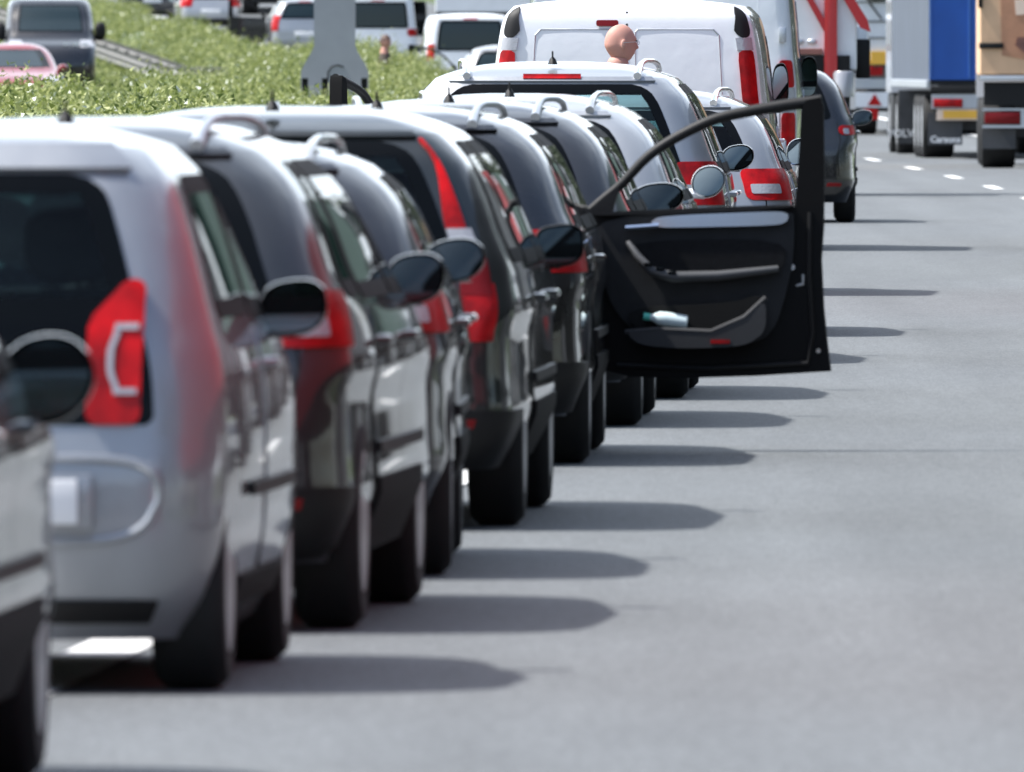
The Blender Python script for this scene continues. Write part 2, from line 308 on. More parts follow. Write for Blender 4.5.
# ---------------------------------------------------------------- lofted vehicle shell
def pchip(xs, ys):
    xs = np.array(xs, float); ys = np.array(ys, float); h = np.diff(xs); dl = np.diff(ys)/h; d = np.zeros(len(xs))
    for i in range(1, len(xs)-1):
        if dl[i-1]*dl[i] > 0: w1 = 2*h[i]+h[i-1]; w2 = h[i]+2*h[i-1]; d[i] = (w1+w2)/(w1/dl[i-1]+w2/dl[i])
    d[0] = dl[0]; d[-1] = dl[-1]
    def f(x):
        i = int(np.clip(np.searchsorted(xs, x)-1, 0, len(xs)-2)); t = (x-xs[i])/h[i]; t = min(1, max(0, t))
        return float((1+2*t)*(1-t)**2*ys[i]+t*(1-t)**2*h[i]*d[i]+t*t*(3-2*t)*ys[i+1]+t*t*(t-1)*h[i]*d[i+1])
    return f
class Shell:
    def __init__(s, keys, rr=.2, rf=.3, br=.06, bf=.14, crown=.05, bow=.05, nR=12, nC=8, nS=80, nF=10, belly=0):
        z = [k[0] for k in keys]; s.z0 = z[0]; s.z1 = z[-1]; s.W = max(k[1] for k in keys)
        s.fw = pchip(z, [k[1] for k in keys]); s.fr = pchip(z, [k[2] for k in keys]); s.ff = pchip(z, [k[3] for k in keys])
        s.L = max(k[3] for k in keys); s.rr, s.rf, s.br, s.bf, s.crown, s.bow = rr, rf, br, bf, crown, bow
        s.nR, s.nC, s.nS, s.nF = nR, nC, nS, nF; s.N = nR+nC+nS+nC+nF; s.c = {}
    def outline(s, z):
        k = round(z, 5)
        if k in s.c: return s.c[k]
        w, yr, yf = s.fw(z), s.fr(z), s.ff(z); rr = min(s.rr, w*.6); rf = min(s.rf, w*.6); P_ = []
        for i in range(s.nR): x = (w-rr)*i/s.nR; P_.append((x, yr+s.br*(x/w)**2))
        b0 = s.br*((w-rr)/w)**2
        for i in range(s.nC): a = math.pi/2*i/s.nC; P_.append((w-rr+rr*math.sin(a), yr+b0+rr*(1-math.cos(a))))
        y0 = yr+b0+rr; b1 = s.bf*((w-rf)/w)**2; y1 = yf-b1-rf
        for i in range(s.nS): P_.append((w, y0+(y1-y0)*i/s.nS))
        for i in range(s.nC): a = math.pi/2*i/s.nC; P_.append((w-rf+rf*math.cos(a), y1+rf*math.sin(a)))
        for i in range(s.nF+1): x = (w-rf)*(1-i/s.nF); P_.append((x, yf-s.bf*(x/w)**2))
        P_ = np.array(P_); u = np.abs((P_[:, 1]-s.L*.5)/(s.L*.5)); P_[:, 0] *= 1-s.bow*u**2.6
        s.c[k] = P_; s.c[('y', k)] = (y0, y1, w, rr, rf); return P_
    def pt(s, i, z):
        P_ = s.outline(z); sg = -1 if i < 0 else 1; a = min(abs(i), s.N-1e-6); k = int(a); t = a-k
        q = P_[k]*(1-t)+P_[k+1]*t; return Vector((q[0]*sg, q[1], z))
    def nrm(s, i, z):
        e = .35; 
        if abs(i) < e: a = s.pt(e, z)-s.pt(-e, z)
        else:
            sg = 1 if i > 0 else -1; ii = min(abs(i), s.N-e-.01); a = (s.pt(sg*(ii+e), z)-s.pt(sg*(ii-e), z))*sg
        zz = min(max(z, s.z0+.012), s.z1-.012); b = s.pt(i, zz+.01)-s.pt(i, zz-.01); n = a.cross(b)
        if n.length < 1e-9: return Vector((0, -1, 0))
        return n.normalized()
    def o(s, i, z, off): n = s.nrm(i, z); return s.pt(i, z)+n*off
    def iR(s, x, z):     # index for rear x
        s.outline(z); y0, y1, w, rr, rf = s.c[('y', round(z, 5))]; sg = 1 if x >= 0 else -1; x = abs(x)
        if x < w-rr: return sg*x/(w-rr)*s.nR
        return sg*(s.nR+min(1, math.asin(min(1, (x-(w-rr))/rr))/(math.pi/2))*s.nC)
    def iS(s, y, z):     # index for side y
        s.outline(z); y0, y1, w, rr, rf = s.c[('y', round(z, 5))]
        if y < y0:
            t = min(1, max(0, (y0-y)/rr)); return s.nR+s.nC*(1-math.acos(max(0, 1-t))/(math.pi/2))
        return s.nR+s.nC+min(1, max(0, (y-y0)/(y1-y0)))*s.nS
    def iF(s, x, z):
        s.outline(z); y0, y1, w, rr, rf = s.c[('y', round(z, 5))]; b = s.nR+s.nC+s.nS; x = abs(x)
        if x < w-rf: return s.N-x/(w-rf)*s.nF
        return b+s.nC*(1-math.asin(min(1, (x-(w-rf))/rf))/(math.pi/2))
    def body(s, name, mats, parent, step=.028, holes=(), arches=(), R_=.36):
        zs = list(np.linspace(s.z0, s.z1, int((s.z1-s.z0)/step)+1)); N = s.N; ring = 2*N
        vs = []; fs = []; ms = []
        def ringpts(P_, z): return [(p[0], p[1], z) for p in P_]+[(-p[0], p[1], z) for p in P_[-2:0:-1]]
        for z in zs: vs += ringpts(s.outline(z), z)
        for j in range(len(zs)-1):
            zc = (zs[j]+zs[j+1])/2
            for k in range(ring):
                a = j*ring+k; b = j*ring+(k+1) % ring; fs.append((a, b, b+ring, a+ring))
                idx = k+.5 if k < N else -(ring-k-.5); hole = 0
                for h in holes:
                    if h(idx, zc): hole = 2; break
                ms.append(hole)
        top = s.outline(s.z1); yc = (top[0][1]+top[-1][1])/2; Lh = (top[-1][1]-top[0][1])/2; base = (len(zs)-1)*ring
        T = [.985, .955, .91, .84, .74, .60, .42, .22]
        wtop = s.fw(s.z1)
        for q, t in enumerate(T):
            cr = s.crown*(1-t**3.2)
            sx = t; inset = (1-t)*wtop; sy = 1-inset/Lh
            P2 = [(p[0]*sx, yc+(p[1]-yc)*sy) for p in top]; vs += ringpts(P2, s.z1+cr)
            for k in range(ring): a = base+q*ring+k; b = base+q*ring+(k+1) % ring; fs.append((a, b, b+ring, a+ring)); ms.append(0)
        last = base+len(T)*ring     # close with a strip between the two halves
        fs.append((last+0, last+1, last+ring-1)); ms.append(0)
        for k in range(1, N): 
            a = last+k; b = last+k+1 if k+1 < N else last+N; c_ = last+ring-k; d = last+ring-k-1 if k+1 < N else last+N
            if k+1 < N: fs.append((a, b, d, c_))
            else: fs.append((a, last+N, c_))
            ms.append(0)
        fs.append(tuple(range(ring))[::-1]); ms.append(1)
        b = MB(); b.v = vs; b.f = fs; b.m = ms
        o = b.build(name, mats, parent)
        if arches:
            cut = MB()
            for ya in arches:
                for sg in (-1, 1):
                    x0, x1 = (s.W-.30, s.W+.2) if sg > 0 else (-s.W-.2, -s.W+.30)
                    cut.lathe([(x0, R_), (x1, R_)], (0, ya, R_-.055), 'x', 36)
            co = cut.build('cut', [mats[1]]); md = o.modifiers.new('b', 'BOOLEAN'); md.object = co; md.operation = 'DIFFERENCE'; md.solver = 'EXACT'
            par = o.parent; dg = bpy.context.evaluated_depsgraph_get(); me = bpy.data.meshes.new_from_object(o.evaluated_get(dg))
            o.modifiers.clear(); old = o.data; o.data = me; bpy.data.meshes.remove(old); cm = co.data; bpy.data.objects.remove(co); bpy.data.meshes.remove(cm)
            names = [q.name if q else '' for q in me.materials]
        me = o.data; bm = bmesh.new(); bm.from_mesh(me)
        dl = [f for f in bm.faces if f.material_index == 2]
        if dl: bmesh.ops.delete(bm, geom=dl, context='FACES')
        bm.to_mesh(me); bm.free(); me.shade_smooth(); me.set_sharp_from_angle(angle=R(30)); return o
    def patch(s, name, z0, z1, fl, fr, off, m, parent, nz=10, nx=14, rc=0, frit=None, skirt=.014, sgn=1, margin=(.05, .05), two=False):
        """rows z0..z1, each from index fl(z) to fr(z); rc = corner rounding (m); frit = material of a border ring (returned as sub-part)."""
        H = z1-z0; mz, mx = margin
        if frit: vz = [0, .012/H, .03/H, mz/H]+list(np.linspace(mz/H, 1-mz/H, nz))[1:-1]+[1-mz/H, 1-.03/H, 1-.012/H, 1]
        else:
            vz = list(np.linspace(0, 1, nz+1))
            if rc: vz = sorted(set([0, rc*.06/H, rc*.25/H, rc*.55/H, 1-rc*.55/H, 1-rc*.25/H, 1-rc*.06/H, 1]+[q for q in vz if rc*.6/H < q < 1-rc*.6/H]))
        rows = []
        for v in vz:
            z = z0+H*v; d = min(v, 1-v)*H; ins = 0
            if rc and d < rc: ins = rc*(1-math.sqrt(max(0, 1-((rc-d)/rc)**2)))
            a, b = fl(z), fr(z); pa = s.pt(a, z); pb = s.pt(b, z)
            # metres per index, for inset
            Ln = max(.02, sum((s.pt(a+(b-a)*(i+1)/8, z)-s.pt(a+(b-a)*i/8, z)).length for i in range(8)))
            ins = min(ins, Ln*.45); a2 = a+(b-a)*ins/Ln; b2 = b-(b-a)*ins/Ln; Lw = max(.01, Ln-2*ins)
            if frit: q = min(.45, mx/Lw); tx = [0]+list(np.linspace(q, 1-q, nx))+[1]
            else: tx = list(np.linspace(0, 1, nx+1))
            rows.append([(a2+(b2-a2)*t, z) for t in tx])
        nc = len(rows[0]); nr = len(rows)
        def mk(sel, nm, mm, off, par):
            b = MB(); idx = {}
            def vid(r, c, dp=0):
                k = (r, c, dp)
                if k not in idx:
                    i, z = rows[r][c]; p = s.o(i, z, off-(skirt if dp else 0)); p.x *= sgn; idx[k] = len(b.v); b.v.append(tuple(p))
                return idx[k]
            cells = [(r, c) for r in range(nr-1) for c in range(nc-1) if sel(r, c)]; cs = set(cells)
            for r, c in cells:
                b.f.append((vid(r, c), vid(r, c+1), vid(r+1, c+1), vid(r+1, c))); b.m.append(0)
                for (rr, cc, e0, e1) in ((r-1, c, (r, c), (r, c+1)), (r+1, c, (r+1, c+1), (r+1, c)), (r, c-1, (r+1, c), (r, c)), (r, c+1, (r, c+1), (r+1, c+1))):
                    if (rr, cc) not in cs and skirt: b.f.append((vid(*e1), vid(*e0), vid(*e0, 1), vid(*e1, 1))); b.m.append(0)
            if sgn < 0: b.f = [f[::-1] for f in b.f]
            return b.build(nm, mm, par, recalc=False)
        if frit:
            ring = lambda r, c: r < 3 or r >= nr-4 or c == 0 or c == nc-2
            g = mk(lambda r, c: not ring(r, c), name, m, off, parent)
            mk(ring, 'window_seal', frit, off, g); return g
        return mk(lambda r, c: True, name, m, off, parent)

def wheel(parent, x, y, r=.31, wd=.20, sgn=1, spokes=10, mrim=None):
    """tyre with a tread band and a spoked rim whose face looks outward (sgn = side)"""
    t = MB(); h = wd/2
    prof = [(-h+.01, r*.66), (-h, r*.75), (-h+.004, r*.90), (-h+.03, r*.985), (-h+.05, r), (h-.05, r), (h-.03, r*.985), (h-.004, r*.90), (h, r*.75), (h-.01, r*.66)]
    t.lathe(prof, (0, 0, 0), 'x', 40)
    o = t.build('wheel', M_tyre, parent); o.location = (x, y, r)
    q = MB(); f = sgn*(h-.004)
    q.lathe([(f, r*.66), (f-sgn*.012, r*.62), (f-sgn*.05, r*.58)], (0, 0, 0), 'x', 40); q.lathe([(f-.0, r*.15), (f-sgn*.03, r*.17)], (0, 0, 0), 'x', 20)
    for k in range(spokes):
        a = 2*math.pi*k/spokes; c, s_ = math.cos(a), math.sin(a)
        def P3(rad, tt, dx): return (f-sgn*dx, c*rad-s_*tt, s_*rad+c*tt)
        q.add([P3(r*.12, -.022, .004), P3(r*.12, .022, .004), P3(r*.63, .014, .012), P3(r*.63, -.014, .012), P3(r*.12, -.022, .04), P3(r*.12, .022, .04), P3(r*.63, .014, .045), P3(r*.63, -.014, .045)],
              [(0, 1, 2, 3), (7, 6, 5, 4), (0, 4, 5, 1), (2, 6, 7, 3), (1, 5, 6, 2), (0, 3, 7, 4)])
    q.build('rim', mrim or M_rim, o); return o
def seat(parent, x, y, z, m=M_cabin, w_=.24):
    b = MB(); b.box(x-w_, x+w_, y, y+.48, z, z+.13, c=.04)
    for k in range(1): 
        bm = MB(); 
    b.add([(x+sx*ww, y+dy-.03*q+sy, z+.1+zz) for q, (zz, ww, dy) in enumerate(((0, w_, 0), (.30, w_, -.06), (.52, w_*.82, -.12), (.58, w_*.6, -.13))) for (sx, sy) in ((-1, -.06), (1, -.06), (1, .06), (-1, .06))],
          [tuple(4*i+j for j in ()) for i in ()] or [(4*i+a, 4*i+(a+1) % 4, 4*i+4+(a+1) % 4, 4*i+4+a) for i in range(3) for a in range(4)]+[(12, 13, 14, 15), (3, 2, 1, 0)])
    o = b.build('seat', m, parent); h = MB(); h.ell((x, y-.24, z+.80), (.13, .06, .10), p=3.2); h.tube([(x-.05, y-.2, z+.6), (x-.05, y-.23, z+.76)], .008); h.tube([(x+.05, y-.2, z+.6), (x+.05, y-.23, z+.76)], .008)
    h.build('headrest', m, o); return o
def mirror(parent, x, y, z, sgn, m, w_=.115, h_=.075, arm=.10, style=2.6):
    """x = side of the body, glass looks back and a little outward"""
    b = MB(); arm -= .07; w_ = w_*.88; cx = x+sgn*(arm+w_*.75)
    # housing: rounded bowl, flat at the back where the glass sits
    n = 24; prof = [(0.0, 1.0), (.012, 1.03), (.05, .97), (.085, .80), (.105, .5), (.11, .2)]
    vs = []; fs = []
    for (dy, sc) in prof:
        for k in range(n):
            t = 2*math.pi*k/n; cc, ss = math.cos(t), math.sin(t); ex = math.copysign(abs(cc)**(2/style), cc)*w_*sc; ez = math.copysign(abs(ss)**(2/style), ss)*h_*sc
            if ex*sgn > 0: ez *= 1-.18*(abs(ex)/w_)**2
            vs.append((cx+ex, y+dy-.30*ex*sgn*(1 if dy < .03 else .5), z+ez+.012*ex*sgn/w_))
    for i in range(len(prof)-1):
        for k in range(n): a = i*n+k; c_ = i*n+(k+1) % n; fs.append((a, c_, c_+n, a+n))
    fs.append(tuple((len(prof)-1)*n+k for k in range(n))); b.add(vs, fs)
    b.tube([(x-sgn*.03, y+.05, z-h_*.75), (x+sgn*.05, y+.05, z-h_*.8), (cx-sgn*w_*.3, y+.05, z-h_*.5)], .024)
    o = b.build('door_mirror', m, parent, recalc=True)
    g = MB(); vs = []
    for k in range(n):
        t = 2*math.pi*k/n; cc, ss = math.cos(t), math.sin(t); ex = math.copysign(abs(cc)**(2/style), cc)*w_*.9; ez = math.copysign(abs(ss)**(2/style), ss)*h_*.88
        if ex*sgn > 0: ez *= 1-.18*(abs(ex)/w_)**2
        vs.append((cx+ex, y+.004-.30*ex*sgn, z+ez+.012*ex*sgn/w_))
    g.add(vs, [tuple(range(n))]); gg = g.build('mirror_glass', M_mirror, o, recalc=False)
    bk = MB(); bk.add([(v[0], v[1]+.012, v[2]) for v in vs], [tuple(range(n))]); bk.build('mirror_backing', M_plastic, o, recalc=False)
    return o

HATCH = [(.14, .72, .12, 3.40), (.27, .785, .03, 3.50), (.42, .815, 0, 3.54), (.56, .82, .005, 3.53), (.68, .82, .03, 3.44), (.78, .815, .05, 3.26), (.88, .80, .075, 2.92), (.96, .775, .10, 2.62), (1.10, .735, .16, 2.35), (1.24, .69, .23, 2.05), (1.35, .645, .30, 1.85), (1.42, .585, .37, 1.72)]
WAGON = [(.20, .80, .14, 4.36), (.29, .835, .03, 4.46), (.40, .875, 0, 4.5), (.52, .868, .0, 4.5), (.66, .866, .01, 4.43), (.76, .885, .04, 4.2), (.84, .872, .06, 3.85), (.93, .85, .09, 3.40), (1.04, .80, .14, 3.10), (1.18, .745, .23, 2.75), (1.30, .675, .33, 2.45), (1.385, .58, .43, 2.25)]
SQUARE = [(.22, .80, .12, 4.58), (.31, .85, .02, 4.68), (.42, .888, 0, 4.7), (.54, .88, .005, 4.7), (.68, .878, .01, 4.62), (.79, .895, .03, 4.38), (.87, .88, .05, 4.0), (.95, .865, .065, 3.55), (1.06, .82, .09, 3.25), (1.20, .765, .14, 2.9), (1.33, .70, .20, 2.6), (1.425, .61, .28, 2.35)]
VAN = [(.25, .88, .10, 4.75), (.36, .93, .02, 4.8), (.6, .95, 0, 4.8), (.8, .955, 0, 4.72), (1.0, .955, .01, 4.5), (1.12, .945, .015, 4.15), (1.3, .92, .025, 3.9), (1.5, .90, .035, 3.6), (1.7, .87, .05, 3.35), (1.83, .835, .07, 3.15), (1.90, .77, .11, 3.0)]
def scaled(keys, L=None, H=None, W=None):
    if H and (keys is WAGON or keys is SQUARE): H -= .045
    l0 = max(k[3] for k in keys); w0 = max(k[1] for k in keys); h0 = keys[-1][0]
    L = L or l0; H = H or h0; W = W or w0; z0 = keys[0][0]
    out = []
    for z, w_, a, b in keys: out.append((z0+(z-z0)*(H-z0)/(h0-z0), w_*W/w0, a, b*L/l0))
    return out

def car(name, label, cat, loc, slope, keys, pm, *, ra=.75, fa=.85, wr=.31, far=False, group=None, belt=None, top=None, plate=M_plw, rails=None, lamp='side', glass=None,
        doors=4, mir=None, mirz=None, miry=None, mirs=(-1, 1), win=(.0, .0), wiper=True, rear=True, antenna=True, crown=.05, rr=.2, br=.06, side_glass=True, brake=True, bumperm=None, front=False,
        mirkw=None, dooropen=(), van=False, anchor='right', spoiler=True, rearwin=True, ground=None, antx=0., lampargs=None, facing=False):
    """loc = (x, y) of the right side beside the rear axle; slope = dx/dy of the heading"""
    low = not van and lamp != 'up'
    if low: crown += .045
    sh = Shell(keys, crown=crown, rr=rr, br=br, nS=26 if far else 80, nR=8 if far else 12, nC=6 if far else 8)
    W, L = sh.W, sh.L; ang = -math.atan(slope); gz = zr(loc[1]) if ground is None else ground
    if facing: ang += math.pi
    # world position of the origin (rear bumper centre)
    lx, ly = W-.01, ra
    ox = loc[0]-(lx*math.cos(ang)-ly*math.sin(ang)); oy = loc[1]-(lx*math.sin(ang)+ly*math.cos(ang))
    if anchor == 'centre': ox, oy = loc
    root = empty(name, (ox, oy, gz), ang); tag(root, label, cat, group)
    zt = sh.z1; H = zt; belt = belt or (.93 if H < 1.6 else 1.12); top = (top-.0 if top else (zt-(.032 if low else .075)))
    G = M_gfar if far else (glass or M_glass); GS = M_gfar if far else M_glass
    # windows as regions
    xin = .17
    rz0, rz1 = belt+.03+win[0], top+win[1]
    fyr = lambda z: sh.fw(z)-xin
    specs = []     # (name, z0, z1, fl, fr, sgn)
    if rearwin: specs.append(('rear_window', rz0, rz1, lambda z: -sh.iR(fyr(z), z), lambda z: sh.iR(fyr(z), z), 1, G))
    fwz0 = belt+.05
    wx = lambda z: sh.fw(z)-.12
    specs.append(('windscreen', fwz0, top, lambda z: sh.iF(wx(z), z), lambda z: 2*sh.N-sh.iF(wx(z), z), 1, GS))
    ym = L*.50; yrw = ra+.22
    if side_glass:
        for sg in (1, -1):
            if doors == 4 and not van:
                specs.append(('side_window', belt+.03, top, lambda z: sh.iS(.42+.9*(sh.fr(z)), z), lambda z: sh.iS(yrw-.03+.12*(z-belt), z), sg, G))
                specs.append(('side_window', belt+.02, top, lambda z: sh.iS(yrw+.03+.12*(z-belt), z), lambda z: sh.iS(ym-.03, z), sg, G))
            elif not van:
                specs.append(('side_window', belt+.03, top, lambda z: sh.iS(.45+.9*(sh.fr(z)), z), lambda z: sh.iS(ym-.28, z), sg, G))
            y0 = (ym+.03) if (doors == 4 and not van) else (ym-.22 if not van else L*.56)
            specs.append(('side_window', belt+.02, top, lambda z, y0=y0: sh.iS(y0, z), lambda z: sh.iS(sh.ff(z)-.42, z), sg, GS))
    holes = []
    if not far:
        for (nm, z0, z1, fl, fr, sg, g) in specs:
            ex = .022
            if nm == 'rear_window': holes.append(lambda i, z, z0=z0, z1=z1, fr=fr: z0+.03 < z < z1-.03 and abs(i) < sh.N*.6 and abs(i) < fr(z)*.955)
            elif nm == 'windscreen': holes.append(lambda i, z, z0=z0, z1=z1, fl=fl: z0+.03 < z < z1-.03 and abs(i) > fl(z)+.5)
            else: holes.append(lambda i, z, z0=z0, z1=z1, fl=fl, fr=fr, sg=sg: (i*sg > 0) and z0+.03 < z < z1-.03 and fl(z)+.35 < abs(i) < fr(z)-.35)
    arch = (ra, L-fa)
    body = sh.body('body', [pm, M_under, M_under], root, step=.05 if far else .028, holes=holes, arches=arch, R_=wr+.05)
    for (nm, z0, z1, fl, fr, sg, g) in specs:
        sp = fr
        if nm == 'windscreen':
            # patch across the front centre: use mirrored sampling beyond N
            _w(sh, nm, z0, z1, fl, g, root, far); continue
        sh.patch(nm, z0, z1, fl, fr, .004, g, root, nz=5 if far else 9, nx=8 if far else 12, rc=.07, frit=M_frit if nm == 'rear_window' else M_seal, margin=(.05, .055 if nm != 'rear_window' else .06), sgn=sg)
    # doors
    dz0, dz1 = .30, belt+.0
    for sg in (1, -1):
        yf1 = sh.L-fa-.42; y_mid = ym
        leafs = [(y_mid+.0, yf1)] if True else []
        if doors == 4 and not van: leafs.append((ra+.30, y_mid))
        if doors == 2 and not van: leafs = [(y_mid-.25, yf1)]
        if van: leafs = [(L*.56, yf1)]
        for n_, (a, b) in enumerate(leafs):
            if (sg, n_) in dooropen: continue
            if far and sg < 0 and not facing: continue
            if n_ == 1: fl = lambda z, a=a: sh.iS(a+.14*sm(.30, .75, z)*0+(.16*(1-sm(.30, .68, z))), z)
            else: fl = lambda z, a=a: sh.iS(a+.006, z)
            frr = lambda z, b=b: sh.iS(b-.006, z)
            d = sh.patch('door', dz0, dz1, fl, frr, .006, pm, root, nz=10, nx=10, rc=.05, skirt=.02, sgn=sg)
            q = sh.patch('door_gap', dz0-.008, dz1+.004, lambda z, fl=fl: fl(z)-.12*sh.nS/80, lambda z, frr=frr: frr(z)+.12*sh.nS/80, .001, M_under, d, nz=8, nx=8, rc=.05, skirt=.0, sgn=sg)
            if not far:
                hb = MB(); p = sh.o(sg and sh.iS(a+.16, belt-.10), belt-.10, .03); hx = p.x*sg
                hb.tube([(hx-sg*.035, a+.08, belt-.10), (hx, a+.10, belt-.10), (hx+sg*.005, a+.2, belt-.098), (hx-sg*.035, a+.23, belt-.098)], .014, 8); hb.build('door_handle', pm, d)
        if not far: sh.patch('added_side_strip', .50, .535, lambda z: sh.iS(ra+wr+.08, z), lambda z: sh.iS(L-fa-wr-.05, z), .02, M_plastic, root, nz=2, nx=10, sgn=sg)  # black moulding added to break up the road mirrored in the flank
        if not far: sh.patch('sill_trim_and_shade', .215, .29 if lamp == 'up' else .43, lambda z: sh.iS(ra+wr+.07, z), lambda z: sh.iS(L-fa-wr-.07, z), .014, M_seal, root, nz=5, nx=12, sgn=sg)  # sill trim, raised on most cars to paint in dark lower flank reflections
    # rear
    if rear:
        bt = .43
        if bumperm: sh.patch('lower_bumper', .22, .42, lambda z: -sh.iS(ra-wr-.09, z), lambda z: sh.iS(ra-wr-.09, z), .012, bumperm, root, nz=6, nx=30)
        if lamp == 'side':
            a_, z0, z1, wi = lampargs or (0, belt-.15, belt+.02, .20)
            for sg in (1, -1):
                lp = sh.patch('tail_lamp', z0, z1, lambda z: sh.iR(sh.fw(z)-wi-.02, z), lambda z: sh.iS(sh.fr(z)+.26+.1*(z-z0), z), .012, M_redl, root, nz=8, nx=12, rc=.04, sgn=sg)
                zc = z0+(z1-z0)*.34
                if not far: sh.patch('lamp_lens', zc-.025, zc+.03, lambda z: sh.iR(sh.fw(z)-wi+.02, z), lambda z: sh.iR(sh.fw(z)-.05, z), .016, M_clear, lp, nz=3, nx=6, rc=.01, sgn=sg)
        # number plate with lettering, badge, tailgate seam, lower reflector
        if plate:
            pz = .62 if not van else .72
            if lamp == 'up': pz = .50
            y = sh.fr(pz)-.018
            pb = MB(); pb.box(-.27, .27, y, y+.03, pz-.06, pz+.06, c=.006); po = pb.build('number_plate', plate, root)
        if not far and lamp != 'up':
            tg = sh.patch('tailgate_seam', .455, .462, lambda z: -sh.iR(sh.fw(z)-.12, z), lambda z: sh.iR(sh.fw(z)-.12, z), .002, M_under, root, nz=1, nx=16, skirt=0)
            for sg in (1, -1):
                sh.patch('tailgate_seam', .46, belt, lambda z: sh.iR(sh.fw(z)-.145, z), lambda z: sh.iR(sh.fw(z)-.137, z), .002, M_under, root, nz=6, nx=1, skirt=0, sgn=sg)
                sh.patch('reflector', .36, .39, lambda z: sh.iR(sh.fw(z)-.26, z), lambda z: sh.iR(sh.fw(z)-.12, z), .014, M_redd, root, nz=2, nx=4, sgn=sg)
            if lamp != 'up': 
                bz = (belt+.62)/2+.08; bb = MB(); bb.lathe([(sh.fr(bz)-.012, .035), (sh.fr(bz)+.02, .04)], (0, 0, bz), 'y', 20); bb.build('badge', M_chrome, root)
                ex = MB(); ex.lathe([(.10, .03), (.30, .03)], (.45, 0, .27), 'y', 14); ex.build('exhaust_pipe', M_chrome, root)
            if wiper and rearwin:
                wb = MB(); z_ = rz0+.05; wb.tube([(0, sh.fr(z_)-.02, z_-.03), (.17, sh.fr(z_+.02)-.02, z_+.01), (.33, sh.fr(z_+.03)-.0, z_+.035)], .009); wb.build('rear_wiper', M_plastic, root)
        if spoiler:
            sp = sh.patch('spoiler', top+.012, zt-.001, lambda z: -sh.iR(sh.fw(z)-.10, z), lambda z: sh.iR(sh.fw(z)-.10, z), .014, pm, root, nz=4, nx=18, skirt=.03)
            if brake:
                zb = top+.034; sh.patch('brake_lamp', zb-.012, zb+.012, lambda z: -sh.iR(.16, z), lambda z: sh.iR(.16, z), .020, M_redl, sp, nz=2, nx=6, skirt=.01)
    if front or facing:
        for sg in (1, -1):
            sh.patch('headlight', belt-.30, belt-.14, lambda z: sh.iF(sh.fw(z)-.04, z), lambda z: sh.iF(sh.fw(z)-.34, z), .012, M_clear, root, nz=5, nx=8, rc=.04, sgn=sg)
        gr = MB(); 
        for k in range(4): z_ = .48+k*.045; gr.box(-.42, .42, sh.ff(z_)-.01, sh.ff(z_)+.02, z_, z_+.02)
        gr.build('grille', M_plastic, root)
        pb = MB(); pb.box(-.26, .26, sh.ff(.42)+.0, sh.ff(.42)+.02, .36, .47); pb.build('number_plate', plate or M_plw, root)
    # mirrors
    mz = mirz or (belt+.04); my = miry or (L-fa-.50)
    for sg in mirs:
        if (sg, 0) in dooropen: continue
        x = (sh.pt(sh.iS(my, min(mz, belt+.03)), min(mz, belt+.03))).x
        mirror(root, sg*x, my, mz, sg, mir or pm, **(mirkw or {}))
    # roof rails, antenna
    if rails:
        for sg in (1, -1):
            b = MB(); y0, y1 = sh.fr(zt)+.10, sh.ff(zt)-.05; xe = sg*(sh.fw(zt)-.19); zz = zt+crown*.62; X_ = lambda y: xe+sg*.085*(1-(1-min(1, (y-y0+.1)/(y1-y0+.1)))**1.5)
            zf_ = pchip([0, .06, .14, .30, .55, .80, .94, 1], [-.045, -.008, .022, .036, .035, .020, -.005, -.05]); n_ = 22; pts = []
            for k in range(n_+1): t_ = (k/n_)**1.4; y = y0-.10+(y1-y0+.10)*t_; pts.append((X_(y), y, zz+zf_(t_)))
            b.tube(pts, [.022-.008*min(1, k/6) for k in range(n_+1)], 10)
            b.build('roof_rail', rails, root)
    if antenna and not far:
        a = MB(); ya = sh.fr(zt)+.14; z_ = zt+crown*.92; a.tube([(antx, ya, z_-.01), (antx, ya, z_+.02), (antx, ya+.0, z_+.03)], [.028, .016, .006]); a.tube([(antx, ya, z_+.01), (antx, ya-.03, z_+.06)], .005); a.build('antenna', M_plastic, root)
    # wheels, cabin
    wd = .20 if not van else .22
    for sg in (1, -1):
        for y in arch: wheel(root, sg*(W-.015-wd/2-(.01 if y == ra else .015)), y, wr, wd, sg)
    if not far:
        cb = MB(); cb.box(-W+.12, W-.12, .25, L-fa-.45, .30, .36); cb.box(-W+.14, W-.14, L-fa-.55, L-fa-.30, .5, belt-.02, c=.05); cb.build('dashboard', M_cabin, root)
        if not van:
            ys_ = [ra+.62, ym+.35] if doors == 4 else [ra+.45, ym+.1]
            for y in ys_:
                for x in (-.36, .36): seat(root, x, y, .36+(H-1.42)*.5)
    return root, sh
def _w(sh, nm, z0, z1, fl, g, root, far):
    b = MB(); f = MB(); nz, nx = 8, 12; vz = [0, .045]+list(np.linspace(.1, .9, nz))+[.955, 1]; rows = []
    for v in vz:
        z = z0+(z1-z0)*v; a = fl(z); r = []
        for k in range(nx+1):
            t = -1+2*k/nx; i = sh.N-(sh.N-a)*abs(t); p = sh.pt(i, z); n = sh.nrm(i, z)
            if t < 0: p.x *= -1; n.x *= -1
            r.append(p+n*.005)
        rows.append(r)
    nr = len(rows)
    for mb, sel in ((b, lambda r, c: 1 <= r < nr-2 and 1 <= c < nx-1), (f, lambda r, c: not (1 <= r < nr-2 and 1 <= c < nx-1))):
        mb.v = [tuple(p) for r in rows for p in r]
        for r in range(nr-1):
            for c in range(nx):
                if sel(r, c): a = r*(nx+1)+c; mb.f.append((a, a+1, a+nx+2, a+nx+1)); mb.m.append(0)
    o = b.build(nm, g, root, recalc=False); f.build('window_seal', M_frit, o, recalc=False); return o

QUEUE = 'vehicles standing in the jam on the left lane'
